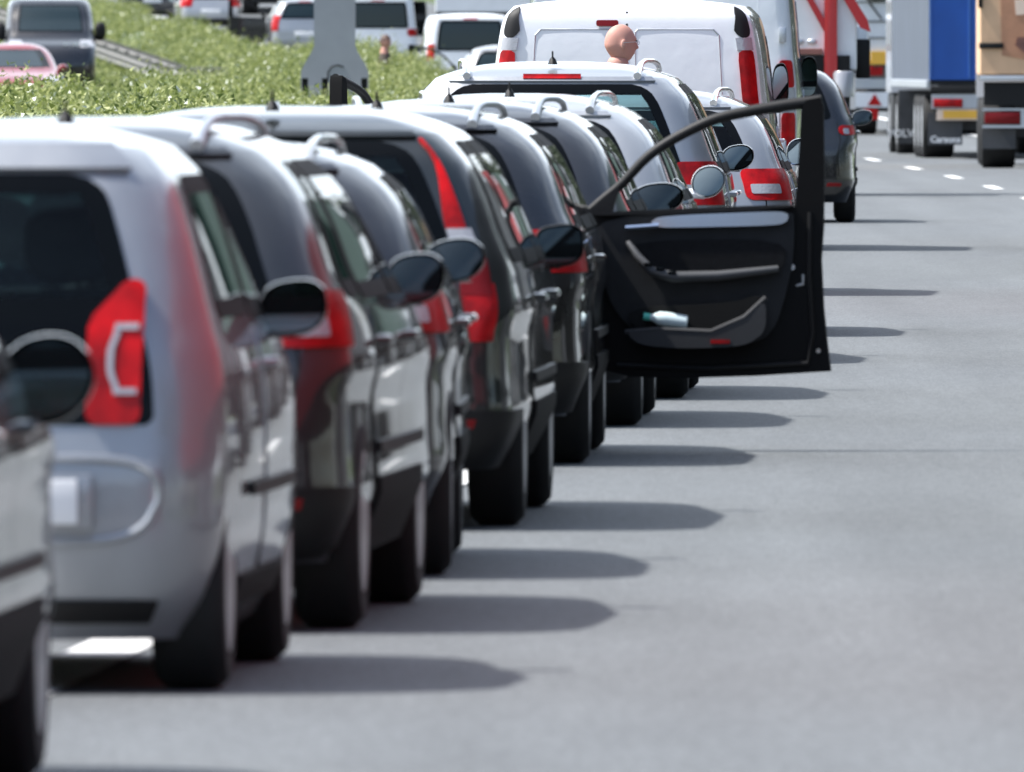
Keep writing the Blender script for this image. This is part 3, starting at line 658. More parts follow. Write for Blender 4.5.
# --- car behind the silver hatchback, cut by the left edge of the picture
c0, s0 = car('dark_car', 'dark car cut off by the lower left edge, its round door mirror nearest to us', 'car', (-1.175, 43.3), .045, scaled(WAGON, L=4.2, W=.88), P['black'], ra=.72,
    group=QUEUE, mir=M_trim, miry=2.55, mirz=.93, mirkw=dict(w_=.125, h_=.102, arm=.055, style=2.3))
# --- A: silver city hatchback with an all-black glass tailgate
cA, sA = car('silver_hatchback', 'small silver hatchback with black glass tailgate and framed red tail lamps, on the left', 'car', (-.72, 52.4), .052, HATCH, P['silver'], ra=.52, fa=.58, wr=.295,
    group=QUEUE, belt=.94, lamp='up', doors=2, mir=M_trim, miry=2.05, mirz=.98, mirkw=dict(w_=.105, h_=.076, arm=.09, style=3), wiper=False, brake=False, crown=.065, rr=.22, br=.08, spoiler=False, glass=M_glass, win=(.01, .005), plate=None, antx=.12)
# tailgate glass below the window, lamps with a grey frame, recessed plate panel
sA.patch('tailgate', .70, .985, lambda z: -sA.iR(sA.fw(z)-.17, z), lambda z: sA.iR(sA.fw(z)-.17, z), .004, M_frit, cA, nz=10, nx=24, rc=.03)
sA.patch('spoiler', 1.355, 1.419, lambda z: -sA.iR(sA.fw(z)-.09, z), lambda z: sA.iR(sA.fw(z)-.09, z), .02, P['silver'], cA, nz=4, nx=18, skirt=.045)
for sg in (1, -1):
    w0 = lambda z: sA.fw(z)
    lp = sA.patch('tail_lamp', .70, 1.07, lambda z: sA.iR(.465+.085*sm(.95, 1.07, z), z), lambda z: sA.iR(.612, z), .022, M_redl, cA, nz=12, nx=8, rc=.03, skirt=.03, sgn=sg)
    sA.patch('lamp_lens', .775, .955, lambda z: sA.iR(.518+.02*sm(.88, .95, z)+.02*(1-sm(.78, .84, z)), z), lambda z: sA.iR(.535+.02*sm(.88, .95, z)+.02*(1-sm(.78, .84, z)), z), .027, M_clear, lp, nz=8, nx=3, skirt=.008, sgn=sg)
    sA.patch('lamp_lens', .775, .79, lambda z: sA.iR(.54, z), lambda z: sA.iR(.60, z), .029, M_clear, lp, nz=2, nx=4, skirt=.008, sgn=sg)
    sA.patch('lamp_lens', .94, .955, lambda z: sA.iR(.54, z), lambda z: sA.iR(.60, z), .029, M_clear, lp, nz=2, nx=4, skirt=.008, sgn=sg)
# plate recess: raised lip round a flat grey field
lip = MB(); pts = []
zc, hz, hx, rc_ = .505, .11, .665, .07
for k in range(33):
    t = k/32*2*math.pi+math.pi/4; cx = math.copysign(min(1, abs(math.cos(t))**.25), math.cos(t)); cz = math.copysign(min(1, abs(math.sin(t))**.45), math.sin(t))
    x = hx*cx-(.05 if cz < 0 else 0)*np.sign(cx)*abs(cz); z = zc+hz*cz; pts.append(tuple(sA.o(sA.iR(x, z), z, .004)))
lip.tube(pts, .013, 8); lip.build('bumper_crease', P['silver'], cA)
pb = MB(); pb.box(-.30, .47, sA.fr(.50)-.016, sA.fr(.5)+.03, .43, .575, c=.01); pr = pb.build('plate_recess', P['silver'], cA)
pb = MB(); pb.box(-.09, .43, sA.fr(.50)-.030, sA.fr(.5)+.03, .445, .56, c=.004); pb.build('number_plate', M_plw, cA)
sA.patch('lower_bumper', .19, .245, lambda z: -sA.iR(sA.fw(z)-.12, z), lambda z: sA.iR(sA.fw(z)-.12, z), .012, M_plastic, cA, nz=3, nx=20)
# --- B: grey estate with roof rails
cB, sB = car('grey_estate', 'dark grey estate with thick pale roof rail, next in line before the small silver hatchback', 'car', (-.41, 58.0), .058, scaled(WAGON, L=4.25, H=1.43), P['greygreen'], ra=.72, group=QUEUE,
    rails=M_alu, mir=M_trim, miry=2.75, mirz=.99, mirkw=dict(w_=.10, h_=.076, arm=.045, style=3), belt=.93, bumperm=M_plastic, lampargs=(0, .82, .98, .2), glass=M_glassd, brake=False)
# --- C: small dark estate, low
cC, sC = car('compact_estate', 'low dark estate with short pale rail, between the dark grey and the tall-lamped estate', 'car', (-.175, 63.9), .012, scaled(WAGON, L=4.1, H=1.35, W=.86), P['grey'], ra=.70, group=QUEUE,
    rails=P['lightsilver'], mir=P['dark'], miry=2.6, mirz=.985, mirkw=dict(w_=.11, h_=.072, arm=.01), belt=.90, crown=.04, lampargs=(0, .78, .94, .18), brake=False)
# --- D: big estate with tall lamps
cD, sD = car('tall_lamp_estate', 'dark green-grey estate with tall red tail lamps running up the rear pillars', 'car', (.064, 70.6), .036, scaled(SQUARE, H=1.43), P['dark'], ra=.95, fa=.9, wr=.325, group=QUEUE,
    lamp='tall', belt=.90, top=1.355, rr=.13, br=.04, crown=.05, mir=M_plastic, miry=3.05, mirz=.965, mirkw=dict(w_=.10, h_=.078, arm=.06, style=4), bumperm=M_plastic, win=(.03, .0), brake=False)
for sg in (1, -1):
    a = lambda z: sD.fw(z)-.155-.025*(1-sm(.7, 1.3, z)); b = lambda z: sD.fw(z)-.012
    lp = sD.patch('tail_lamp', .66, .86, lambda z: sD.iR(a(z), z), lambda z: sD.iS(sD.fr(z)+.10, z), .014, M_redl, cD, nz=6, nx=8, skirt=.03, sgn=sg)
    sD.patch('lamp_lens', .82, .95, lambda z: sD.iR(a(z), z), lambda z: sD.iS(sD.fr(z)+.09, z), .016, M_redd, lp, nz=5, nx=7, skirt=.03, sgn=sg)
    sD.patch('lamp_lens', .95, 1.05, lambda z: sD.iR(a(z), z), lambda z: sD.iS(sD.fr(z)+.08, z), .015, M_clear, lp, nz=5, nx=7, skirt=.03, sgn=sg)
    sD.patch('lamp_lens', 1.05, 1.36, lambda z: sD.iR(a(z)+.055*sm(1.05, 1.36, z), z), lambda z: sD.iS(sD.fr(z)+.065, z), .014, M_redl, lp, nz=8, nx=6, skirt=.03, sgn=sg)
# --- E: black estate with the open front door
cE, sE = car('black_estate', 'black estate whose right front door stands wide open over the road', 'car', (.335, 81.3), .027, scaled(WAGON, L=4.6, H=1.41), P['black'], ra=.85, fa=.9, wr=.325, group=QUEUE,
    dooropen=((1, 0),), rails=M_alu, belt=.93, glass=M_glassd, bumperm=M_plastic, crown=.045, brake=False)
# --- F, G
cF, sF = car('dark_grey_estate', 'dark grey estate with silver rails just ahead of the open-doored black one', 'car', (.60, 89.5), .03, scaled(WAGON, L=4.4, H=1.41), P['grey'], ra=.8, group=QUEUE,
    rails=M_alu, belt=.93, mir=M_trim, miry=2.9, mirz=1.0, mirkw=dict(w_=.135, h_=.07, arm=.03), glass=M_glassd, bumperm=M_plastic, brake=False)
cG, sG = car('pale_estate', 'pale silver estate with white-framed oval door mirror, seen through the open door window', 'car', (.87, 96.6), .03, scaled(WAGON, L=4.3, H=1.42), P['lightsilver'], ra=.8, group=QUEUE,
    rails=P['lightsilver'], belt=.93, mir=P['white'], miry=2.9, mirz=1.03, mirkw=dict(w_=.095, h_=.078, arm=.085, style=2.2), brake=False)
# --- SUV with the left door ajar, silver wagon
cH, sH = car('silver_suv', 'broad silver SUV with chrome roof rails and a big rear window under the bald man', 'car', (1.17, 107.8), .025, scaled(SQUARE, L=4.6, H=1.575, W=.95), P['silver'], ra=.9, fa=.9, wr=.36, group=QUEUE,
    rails=M_chrome, belt=1.0, top=1.495, mir=M_trim, miry=3.0, mirz=1.09, mirkw=dict(w_=.10, h_=.07, arm=.05), crown=.045, dooropen=((-1, 0),), lampargs=(0, .85, 1.08, .2))
cI, sI = car('silver_estate', 'silver estate with square red tail lamp and polished mirror, just beyond the broad SUV', 'car', (1.68, 118.0), .026, scaled(WAGON, L=4.6, H=1.40), P['silver'], ra=.85, group=QUEUE,
    rails=M_chrome, belt=.95, mir=M_chrome, miry=3.1, mirz=1.07, mirkw=dict(w_=.085, h_=.08, arm=.06), lampargs=(0, .80, .98, .24), brake=False)

# ---------------------------------------------------------------- vans
def van_rear(root, sh, style):
    W = sh.W
    if style == 'tall':
        for sg in (1, -1):
            f = lambda z: sh.iR(sh.fw(z)-.135+.05*sm(1.8, 1.97, z), z); g = lambda z: sh.iS(sh.fr(z)+.10, z)
            lp = sh.patch('tail_lamp', .95, 1.68, f, g, .02, M_redl, root, nz=10, nx=6, skirt=.04, sgn=sg, rc=.03)
            sh.patch('lamp_lens', 1.68, 1.765, f, g, .019, M_clear, lp, nz=3, nx=6, skirt=.04, sgn=sg)
            sh.patch('lamp_housing', 1.765, 1.97, f, g, .018, M_plastic, lp, nz=8, nx=6, skirt=.04, sgn=sg, rc=.05)
    else:
        for sg in (1, -1):
            f = lambda z: sh.iR(sh.fw(z)-.13, z); g = lambda z: sh.iS(sh.fr(z)+.12, z)
            lp = sh.patch('tail_lamp', .88, 1.16, f, g, .02, M_redl, root, nz=6, nx=6, skirt=.04, sgn=sg, rc=.03)
            sh.patch('lamp_lens', 1.16, 1.37, f, g, .019, M_clear, lp, nz=4, nx=6, skirt=.04, sgn=sg)
            sh.patch('lamp_lens', 1.37, 1.60, f, g, .019, M_redl, lp, nz=5, nx=6, skirt=.04, sgn=sg, rc=.03)
            hb = MB(); 
            for z_ in (.8, 1.75): hb.box(sg*(W-.16)-.03, sg*(W-.16)+.03, sh.fr(z_)-.02, sh.fr(z_)+.03, z_, z_+.13, c=.008)
            hb.build('door_hinge', M_alu, root)
    # two door leaves divided by a seam, embossed panels
    top = sh.z1-.04
    sh.patch('door_seam', .45, top, lambda z: -.12, lambda z: .12, .003, M_under, root, nz=14, nx=1, skirt=0)
    for sg in (1, -1):
        pts = []
        z0, z1 = 1.05, top-.12
        for (x, z) in [(.06, z0), (.06, z1-.02), (.08, z1), (.62, z1), (.66, z1-.04), (.70, z0+.04), (.68, z0), (.06, z0)]:
            q = sh.o(sh.iR(x, z), z, .001); pts.append((q.x*sg, q.y, q.z))
        b = MB(); 
        for i in range(len(pts)-1):
            m_ = [Vector(pts[i]).lerp(Vector(pts[i+1]), k/5) for k in range(6)]
            for j, p in enumerate(m_): 
                pass
            b.tube(m_, .006, 6)
        b.build('door_panel_crease', M_alu if style == 'tall' else P['white'], root)
    hd = MB(); hd.box(.05, .2, sh.fr(1.0)-.03, sh.fr(1.0)+.02, .98, 1.03, c=.01); hd.build('door_handle', M_plastic, root)
vJ, sJ = car('white_van', 'white panel van with blank rear doors and tall tail lamps behind the bald man', 'van', (1.80, 137.8), .027, scaled(VAN, H=1.985, W=1.0), P['white'], ra=.95, fa=.9, wr=.33, group=QUEUE, van=True, rearwin=False,
    belt=1.15, top=1.78, lamp='van', plate=M_plw, rails=None, crown=.05, rr=.11, br=.03, mir=M_plastic, miry=3.5, mirz=1.42, mirkw=dict(w_=.065, h_=.17, arm=.05, style=3), spoiler=False, antenna=False, wiper=False)
van_rear(vJ, sJ, 'tall')
sJ.patch('brake_lamp', 1.845, 1.885, lambda z: sJ.iR(.0, z)-sJ.iR(.22, z), lambda z: -sJ.iR(.06, z), .02, M_redd, vJ, nz=2, nx=4, rc=.015)
HV = scaled(VAN, L=5.6, H=2.5, W=1.0)
vK, sK = car('high_roof_van', 'white high-roof van with red and clear tail lamps right of the blank-doored van', 'van', (2.44, 168.8), .02, HV, P['white'], ra=1.0, fa=.95, wr=.35, group=QUEUE, van=True, rearwin=False,
    belt=1.35, top=2.1, lamp='van', crown=.08, rr=.12, br=.03, mir=M_plastic, miry=4.1, mirz=1.45, mirkw=dict(w_=.08, h_=.18, arm=.07, style=3.4), spoiler=False, antenna=False, wiper=False)
van_rear(vK, sK, 'ducato')
cL, sL = car('black_car', 'black car at the head of the near queue, beside the white high-roof van', 'car', (3.38, 196.0), .012, scaled(WAGON, L=4.4, H=1.50, W=.9), P['black'], ra=.8, wr=.33, group=QUEUE, belt=.98, mir=P['black'], crown=.05, lampargs=(0, .86, .95, .12), brake=False)

# ---------------------------------------------------------------- the open front door of the black estate
def smooth_poly(p, n=2):
    for _ in range(n):
        q = []
        for i in range(len(p)): a, b = p[i], p[(i+1) % len(p)]; q += [(a[0]*.8+b[0]*.2, a[1]*.8+b[1]*.2), (a[0]*.2+b[0]*.8, a[1]*.2+b[1]*.8)]
        p = q
    return p
def open_door(root, hinge, ang, side, detail=True, m=P['black'], Lw=1.03, z0=.30, ztop=1.44):
    """leaf plane: u away from the hinge, z up; the inside looks to -v (towards the camera)"""
    dr = empty('door', hinge, ang, root) if detail else None
    def X(u): return side*u
    frame_c = [(0.0, 1.00), (.05, 1.045), (.13, 1.11), (.25, 1.235), (.40, 1.33), (.55, 1.395), (.72, 1.43), (.88, 1.455), (.975, 1.465)]
    edge_c = [(.985, 1.30), (.99, 1.10), (.985, .95), (.975, .80), (.985, .60), (1.0, .45), (1.015, .335)]
    bot_c = [(.70, .315), (.40, .305), (.18, .31), (.06, .34), (.02, .42), (.0, .55)]
    leaf = MB(); belt_ = [(.0, .99), (.985, 1.03)]
    poly = [(0, .99), (.985, 1.03)]+edge_c[2:]+bot_c
    leaf.prism([(X(u), z) for u, z in poly], -.03, .07, 'y')
    if not detail:
        o = leaf.build('door', m, root, smooth=False); o.location = hinge; o.rotation_euler = (0, 0, ang)
    else: o = leaf.build('door', mat('door_edge_black', (.0025, .0025, .003), .55, spec=.15), root, smooth=False); o.location = hinge; o.rotation_euler = (0, 0, ang); bpy.data.objects.remove(dr)
    fr = MB(); fz = pchip([u for u, z in frame_c], [z for u, z in frame_c]); us = np.linspace(0, .975, 28); pts = [(X(u), .02, fz(u)) for u in us]; fr.tube(pts, [.02+.008*u for u in us], 10)
    fr.prism([(X(u), z) for u, z in [(.972, 1.482), (.91, 1.468), (.892, 1.43), (.882, 1.25), (.865, 1.0), (.985, 1.0), (.988, 1.15), (.984, 1.44)]], -.02, .05, 'y', 1)
    fr.prism([(X(u), z) for u, z in [(0, .99), (0, 1.01), (.13, 1.10), (.10, 1.0)]], -.01, .03, 'y'); fr.build('window_frame', [M_plastic, M_seal], o)
    if detail:
        tp = MB()    # moulded inner trim, proud of the leaf
        tp.prism([(X(u), z) for u, z in smooth_poly([(.03, .985), (.86, 1.02), (.865, .93), (.86, .80), (.83, .66), (.79, .53), (.74, .47), (.64, .44), (.40, .44), (.22, .47), (.10, .60), (.04, .80)])], -.055, -.02, 'y')
        tp.build('trim_panel', mat('door_trim_grey', (.018, .019, .021), .7, spec=.25, noise=.15, nscale=12, bump=.1, bscale=150, bdist=.001), o, smooth=False)
        g = MB(); g.prism([(X(u), z) for u, z in smooth_poly([(.18, .88), (.83, .89), (.82, .74), (.50, .72), (.30, .73), (.22, .80)])], -.075, -.05, 'y'); g.build('trim_insert', mat('door_trim_cloth', (.010, .0105, .012), .9, spec=.15, noise=.2, nscale=40), o, smooth=False)
        ar = MB(); ar.tube([(X(.17), -.085, .875), (X(.21), -.12, .82), (X(.27), -.13, .755), (X(.36), -.13, .73), (X(.55), -.125, .735), (X(.80), -.10, .765)], [.012, .017, .021, .024, .022, .014], 10); ar.build('armrest', mat('armrest_grey', (.05, .052, .056), .55), o)
        st = MB(); st.prism([(X(u), z) for u, z in smooth_poly([(.26, .955), (.30, .985), (.80, 1.005), (.84, .995), (.84, .965), (.80, .945), (.34, .935), (.28, .94)])], -.085, -.05, 'y'); st.tube([(X(.16), -.085, .935), (X(.30), -.09, .945)], .013, 8); st.build('chrome_strip', M_chrome, o)
        pk = MB(); pk.prism([(X(u), z) for u, z in smooth_poly([(.14, .60), (.60, .62), (.72, .66), (.74, .58), (.70, .49), (.60, .455), (.38, .445), (.24, .46)])], -.085, -.05, 'y'); pk.build('pocket_back', M_under, o, smooth=False)
        lipb = MB(); lipb.prism([(X(u), z) for u, z in smooth_poly([(.16, .50), (.30, .51), (.52, .50), (.66, .56), (.75, .64), (.75, .50), (.66, .44), (.40, .43), (.22, .445)])], -.15, -.135, 'y'); lipb.tube([(X(.16), -.14, .50), (X(.30), -.142, .512), (X(.52), -.142, .502), (X(.66), -.142, .562), (X(.75), -.14, .645)], .010, 8)
        lipb.build('door_pocket', mat('pocket_grey', (.028, .029, .032), .65, noise=.1), o)
        rf = MB(); rf.box(min(X(.52), X(.60)), max(X(.52), X(.60)), -.157, -.148, .452, .468); rf.build('reflector', M_redl, o)
        sw = MB()
        for k in range(3): sw.box(X(.24+.05*k), X(.275+.05*k), -.155, -.135, .775-.018*k, .79-.018*k, c=.004)
        sw.build('window_switch', M_frit, o)
        hn = MB(); hn.tube([(X(.86), -.02, .69), (X(.90), -.03, .70), (X(.90), -.03, .74)], .008); hn.build('latch', M_alu, o)
        sc = MB(); sc.lathe([(-.035, .018), (-.045, .012)], (X(.855), 0, .77), 'y', 12); sc.lathe([(-.032, .014), (-.04, .010)], (X(.965), 0, .42), 'y', 12); sc.build('screw', M_chrome, o)
        sl_ = MB(); sl_.tube([(X(.93), -.03, 1.0), (X(.925), -.035, .75), (X(.94), -.035, .5), (X(.92), -.035, .37), (X(.5), -.035, .345), (X(.12), -.035, .36)], .012, 8); sl_.build('rubber_seal', M_plastic, o)
        bl = MB(); bl.prism([(X(u), z) for u, z in smooth_poly([(.02, 1.0), (.86, 1.035), (.86, 1.018), (.03, .982)])], -.07, -.03, 'y'); bl.build('window_sill', M_plastic, o)
    sgx = side; return o
# hinge of E's right front door, in car coordinates
yh = sE.L-.9-.42; hx = sE.pt(sE.iS(yh, .7), .7).x
dE = open_door(cE, (hx-.075, yh, 0), -R(2), 1)
yh2 = sH.L-.9-.45
dH = open_door(cH, (-(sH.pt(sH.iS(yh2, .7), .7).x), yh2, .06), R(73), -1, detail=False, m=P['black'])
# drinks bottle lying in the door pocket
bt = MB(); bt.lathe([(0, .025), (.005, .03), (.09, .032), (.12, .03), (.145, .016), (.16, .013)], (0, 0, 0), 'x', 18, 0); bt.lathe([(.158, .016), (.185, .016)], (0, 0, 0), 'x', 14, 1)
M_bot = mat('milky_bottle', (.62, .74, .76), .2, coat=.5); M_cap = mat('teal_cap', (.10, .55, .45), .4)
bo = bt.build('bottle', [M_bot, M_cap]); tag(bo, 'pale plastic bottle with teal cap lying in the open door pocket', 'bottle')
bpy.context.view_layer.update()
bo.matrix_world = Matrix.Translation(dE.matrix_world @ Vector((.42, -.112, .54))) @ Matrix.Rotation(math.pi, 4, 'Z') @ Matrix.Rotation(R(-8), 4, 'Y') @ Matrix.Scale(1, 4)

# ---------------------------------------------------------------- vehicles further round the bend
FARQ = 'vehicles further round the bend'
cf1, sf1 = car('silver_car', 'silver car with its left door open, half hidden left of the white van', 'car', (E(397)-.6, 395), -.033, scaled(WAGON, L=4.3, H=1.42), P['lightsilver'], far=True, anchor='centre', group=FARQ, dooropen=((-1, 0),), mir=P['white'])
open_door(cf1, (-.86, 2.9, 0), R(8), -1, detail=False, m=P['lightsilver'])
cf2, sf2 = car('white_minivan', 'white minivan with broad dark rear window, left of the blank-doored white van', 'van', (-.88, 425), -.039, VAN, P['white'], far=True, anchor='centre', group=FARQ, van=True, belt=1.12, top=1.80, mir=P['white'], mirz=1.2, brake=True, lampargs=(0, .95, 1.3, .12), rr=.12, br=.03)
cf3, sf3 = car('white_delivery_van', 'white van with dark grey rear window behind the dark-haired person', 'van', (-3.15, 470), -.05, scaled(VAN, H=2.1), P['white'], far=True, anchor='centre', group=FARQ, van=True, belt=1.25, top=1.9, mir=M_plastic, mirz=1.3, rr=.12, br=.03)
cf4, sf4 = car('silver_people_carrier', 'silver people carrier with its left door open beside the concrete-grey mast', 'car', (E(520)-.15, 520), -.06, scaled(SQUARE, L=4.5, H=1.5), P['silver'], far=True, anchor='centre', group=FARQ, dooropen=((-1, 0),), belt=.98, lampargs=(0, .7, 1.1, .14))
open_door(cf4, (-.88, 3.0, 0.05), R(6), -1, detail=False, m=P['black'])
cf5, sf5 = car('silver_saloon', 'silver car with red lamps at the top edge above the meadow', 'car', (-8.55, 568), -.07, scaled(WAGON, L=4.4), P['lightsilver'], far=True, anchor='centre', group=FARQ, lampargs=(0, .75, 1.0, .3), bumperm=M_plastic)
cf6, sf6 = car('grey_saloon', 'grey car topmost above the meadow, left of the silver one with red lamps', 'car', (-10.6, 590), -.075, scaled(WAGON, L=4.4), P['grey'], far=True, anchor='centre', group=FARQ)
# opposite carriageway, fronts towards us
co1, so1 = car('red_car', 'red car facing us over the meadow at the left edge, before the black van', 'car', (-10.0, 402), -.033, scaled(WAGON, L=4.0, H=1.42), P['red'], far=True, anchor='centre', facing=True, rear=False, rails=None, mir=P['red'])
co2, so2 = car('black_van', 'black van facing us behind the red car, with white lettering under its windscreen', 'van', (-10.35, 445), -.045, scaled(VAN, L=4.9, H=2.12, W=1.0), P['black'], far=True, anchor='centre', facing=True, rear=False, van=True, belt=1.36, top=2.0, mir=M_plastic, mirz=1.42, mirkw=dict(w_=.14, h_=.20, arm=.12, style=3.5))
zt_ = 1.17; yt_ = so2.ff(zt_)
wl = MB()
for k, (x, w_) in enumerate([(-.30, .05), (-.22, .09), (-.10, .05), (-.02, .08), (.10, .06), (.2, .1)]):
    z_ = 1.13; i = so2.iF(abs(x+.3), z_); 
    p = so2.o(i, z_, .012); wl.box(-(x+.62)-.0, -(x+.62)+w_, p.y-.01, p.y+.02, z_-.035, z_+.035)
wl.build('lettering', M_wp, co2)

# ---------------------------------------------------------------- lorries
M_blue = mat('blue_tarpaulin', (.008, .075, .34), .5, noise=.12, nscale=1.5, bump=.25, bscale=1.2, bdist=.03)
M_greyt = mat('grey_tarpaulin', (.075, .09, .12), .5, spec=.15, noise=.1, nscale=2, bump=.05, bscale=.5, bdist=.03)
M_whitet = mat('white_box_body', (.72, .74, .76), .4, noise=.05, nscale=3, rvar=.1)
M_chas = mat('chassis_black', (.02, .021, .023), .7, noise=.3, nscale=8)
M_flap = mat('mudflap_rubber', (.05, .052, .056), .7, noise=.2, nscale=5)
M_tan = mat('ply_tan', (.62, .40, .24), .6, noise=.08, nscale=4); M_kraft = mat('kraft_brown', (.42, .21, .12), .7, noise=.12, nscale=6)
M_kd = mat('dark_brown_print', (.16, .07, .055), .6); M_cream = mat('cream_label', (.74, .58, .46), .6)
M_redp = mat('red_crane_paint', (.50, .018, .022), .35, coat=.6, rvar=.2); M_green = mat('dark_green_box', (.01, .07, .06), .5, noise=.1)
M_orange = mat('orange_panel', (.75, .33, .14), .5)
def truck_wheels(root, W, axles, r=.5, wd=.5):
    for y in axles:
        for sg in (1, -1): wheel(root, sg*(W-.04-wd/2), y, r, wd, sg, 8)
def lorry(name, label, x_left, Y, slope, body_m, side_m=None, L=13.6, H=4.0, bed=1.2, group='lorries in the right lane', yaw=None, cab=True, cabm=None, axles=(3.0, 4.3, 5.6), W=1.26):
    ang = -math.atan(slope); root = empty(name, (x_left+W, Y, zr(Y)), ang); tag(root, label, 'lorry', group)
    b = MB(); b.box(-W+.02, W-.02, .08, L, bed, H, c=.03); b.build('cargo_body', [side_m or body_m], root, smooth=False)
    b = MB(); b.box(-W+.03, W-.03, 0, .075, bed+.02, H-.03, c=.01); b.build('rear_door', body_m, root, smooth=False)
    ch = MB()
    for s_ in (-.45, .45): ch.box(s_-.06, s_+.06, .3, L, bed-.35, bed-.06)
    ch.box(-W+.05, W-.05, .05, L, bed-.06, bed-.005); ch.box(-W+.2, W-.2, .25, .38, .45, .62)
    for y in axles: ch.box(-.9, .9, y-.06, y+.06, .43, .57)
    ch.build('chassis', M_chas, root, smooth=False)
    truck_wheels(root, W, axles)
    if cab:
        y0 = L+.6; cb = MB(); cb.prism([(y0, 1.0), (y0+2.1, 1.0), (y0+2.15, 1.9), (y0+1.95, 3.2), (y0+1.6, 3.6), (y0+.2, 3.7), (y0, 3.4)], -W+.02, W-.02, 'x'); cb.build('cab', cabm or P['white'], root, smooth=False)
        ch = MB(); ch.box(-.5, .5, L-1, y0+2.1, .55, 1.0); ch.box(-W+.05, W-.05, y0+.1, y0+2.15, .4, 1.0, c=.05); ch.build('tractor_chassis', M_chas, root, smooth=False)
        truck_wheels(root, W, (y0+1.3, L-.9)); 
        for sg in (1, -1): mirror(root, sg*(W-.02), y0+2.0, 3.05, sg, M_plastic, w_=.14, h_=.3, arm=.12, style=4)
    return root
# blue curtain-sider
t1 = lorry('blue_lorry', 'lorry with blue rear doors and grey curtain side, before the tan-doored lorry', 6.42, 309.0, -.022, M_blue, M_greyt, axles=(3.2, 4.5, 5.8))
b = MB()
for x in (-1.22, -.62, 0, .62, 1.19): b.box(x-.012, x+.012, -.02, .0, 1.25, 3.95)
b.build('locking_bar', mat('blue_bar', (.05, .16, .45), .4), t1)
b = MB()
b.box(-1.28, -1.22, .05, 13.6, 1.10, 1.22, c=.01); b.build('side_rail', M_alu, t1, smooth=False)
b = MB(); b.box(-1.22, 1.22, -.04, .02, 1.02, 1.13, c=.01); b.build('rear_beam', M_plastic, t1)
b = MB(); b.box(-1.2, 1.2, .0, .04, .78, 1.0); b.build('light_board', M_alu, t1, smooth=False)
for sg in (-1, 1):
    lp = MB(); lp.box(min(sg*1.17, sg*.72), max(sg*1.17, sg*.72), -.04, 0, .80, .93, c=.01); lp.build('tail_lamp', M_redl, t1)
    fl = MB(); fl.box(min(sg*1.25, sg*.72), max(sg*1.25, sg*.72), .10, .12, .22, .72); fo = fl.build('mudflap', M_flap, t1, smooth=False)
    if sg < 0: text_mesh('Carsons', .14, 'lettering', M_wp, fo, REARTXT(-.98, .095, .30), bold=.006)
    f2 = MB(); f2.box(min(sg*1.38, sg*.85), max(sg*1.38, sg*.85), 8.0, 8.03, .2, 1.05); f2o = f2.build('mudflap', M_flap, t1, smooth=False)
    if sg < 0: text_mesh('VOLVO', .17, 'lettering', M_wp, f2o, REARTXT(-1.28, 7.99, .36), bold=.006)
pb = MB(); pb.box(-1.12, -.42, -.02, .02, .60, .77); p1 = pb.build('plate_holder', M_cream, t1, smooth=False); pb = MB(); pb.box(-1.02, -.50, -.035, -.02, .63, .75); pb.build('number_plate', M_ply, t1, smooth=False)
# tan lorry with a printed parcel-and-pallet picture
t2 = lorry('tan_lorry', 'tan-doored lorry picturing a brown carton on a slatted pallet, at the right edge', 6.69, 287.0, .018, M_tan, M_tan, L=9.0, H=3.9, bed=1.33, axles=(1.35,), cab=True)
pr = MB()
pr.prism([(-.92, 1.62), (-.95, 2.9), (1.1, 2.95), (1.15, 1.55), (-.2, 1.50)], -.012, .0, 'y', 0)
pr.prism([(-.72, 2.20), (-.74, 2.42), (-.05, 2.46), (-.05, 2.24)], -.02, -.012, 'y', 1)
pr.prism([(-.45, 1.92), (-.46, 2.0), (.05, 2.03), (.06, 1.95)], -.02, -.012, 'y', 3)
for k in range(9): x = -.72+k*.17; pr.prism([(x, 1.83-.0*k), (x+.10, 1.85), (x+.38, 1.50), (x+.28, 1.48)], -.024, -.012, 'y', 2)
pr.prism([(-.72, 1.80), (-.70, 1.88), (1.1, 1.96), (1.1, 1.88)], -.028, -.016, 'y', 2); pr.prism([(-.74, 1.78), (-.70, 1.80), (-.28, 1.46), (-.33, 1.44)], -.028, -.016, 'y', 2)
pr.prism([(-.33, 1.44), (-.33, 1.5), (1.1, 1.5), (1.1, 1.44)], -.028, -.016, 'y', 2)
pr.build('door_picture', [M_kraft, M_cream, M_kd, mat('orange_print', (.62, .24, .12), .6)], t2, smooth=False)
b = MB(); b.box(-1.25, -.9, -.05, .0, 1.72, 1.80, c=.008); b.box(-1.26, -1.2, -.04, 0, 2.3, 2.6, c=.008); b.build('door_hinge', M_plastic, t2)
b = MB(); b.box(-1.24, 1.24, -.05, .05, 1.26, 1.33, c=.005); b.build('rear_sill', M_alu, t2)
b = MB(); b.box(-1.18, 1.18, .05, .3, .90, 1.24); b.build('storage_box', M_plastic, t2, smooth=False)
b = MB(); b.box(-1.2, 1.2, -.06, .0, .83, .86); b.box(-1.2, 1.2, -.06, 0, .58, .62); b.box(-.65, .65, -.04, 0, .62, .83); b.build('rear_bumper', M_alu, t2, smooth=False)
for sg in (-1, 1):
    lp = MB(); lp.box(min(sg*1.17, sg*.66), max(sg*1.17, sg*.66), -.05, 0, .64, .81, c=.01); lp.build('tail_lamp', M_redd, t2)
    fl = MB(); fl.box(min(sg*1.2, sg*.72), max(sg*1.2, sg*.72), .10, .12, .28, .56); fl.build('mudflap', M_flap, t2, smooth=False)
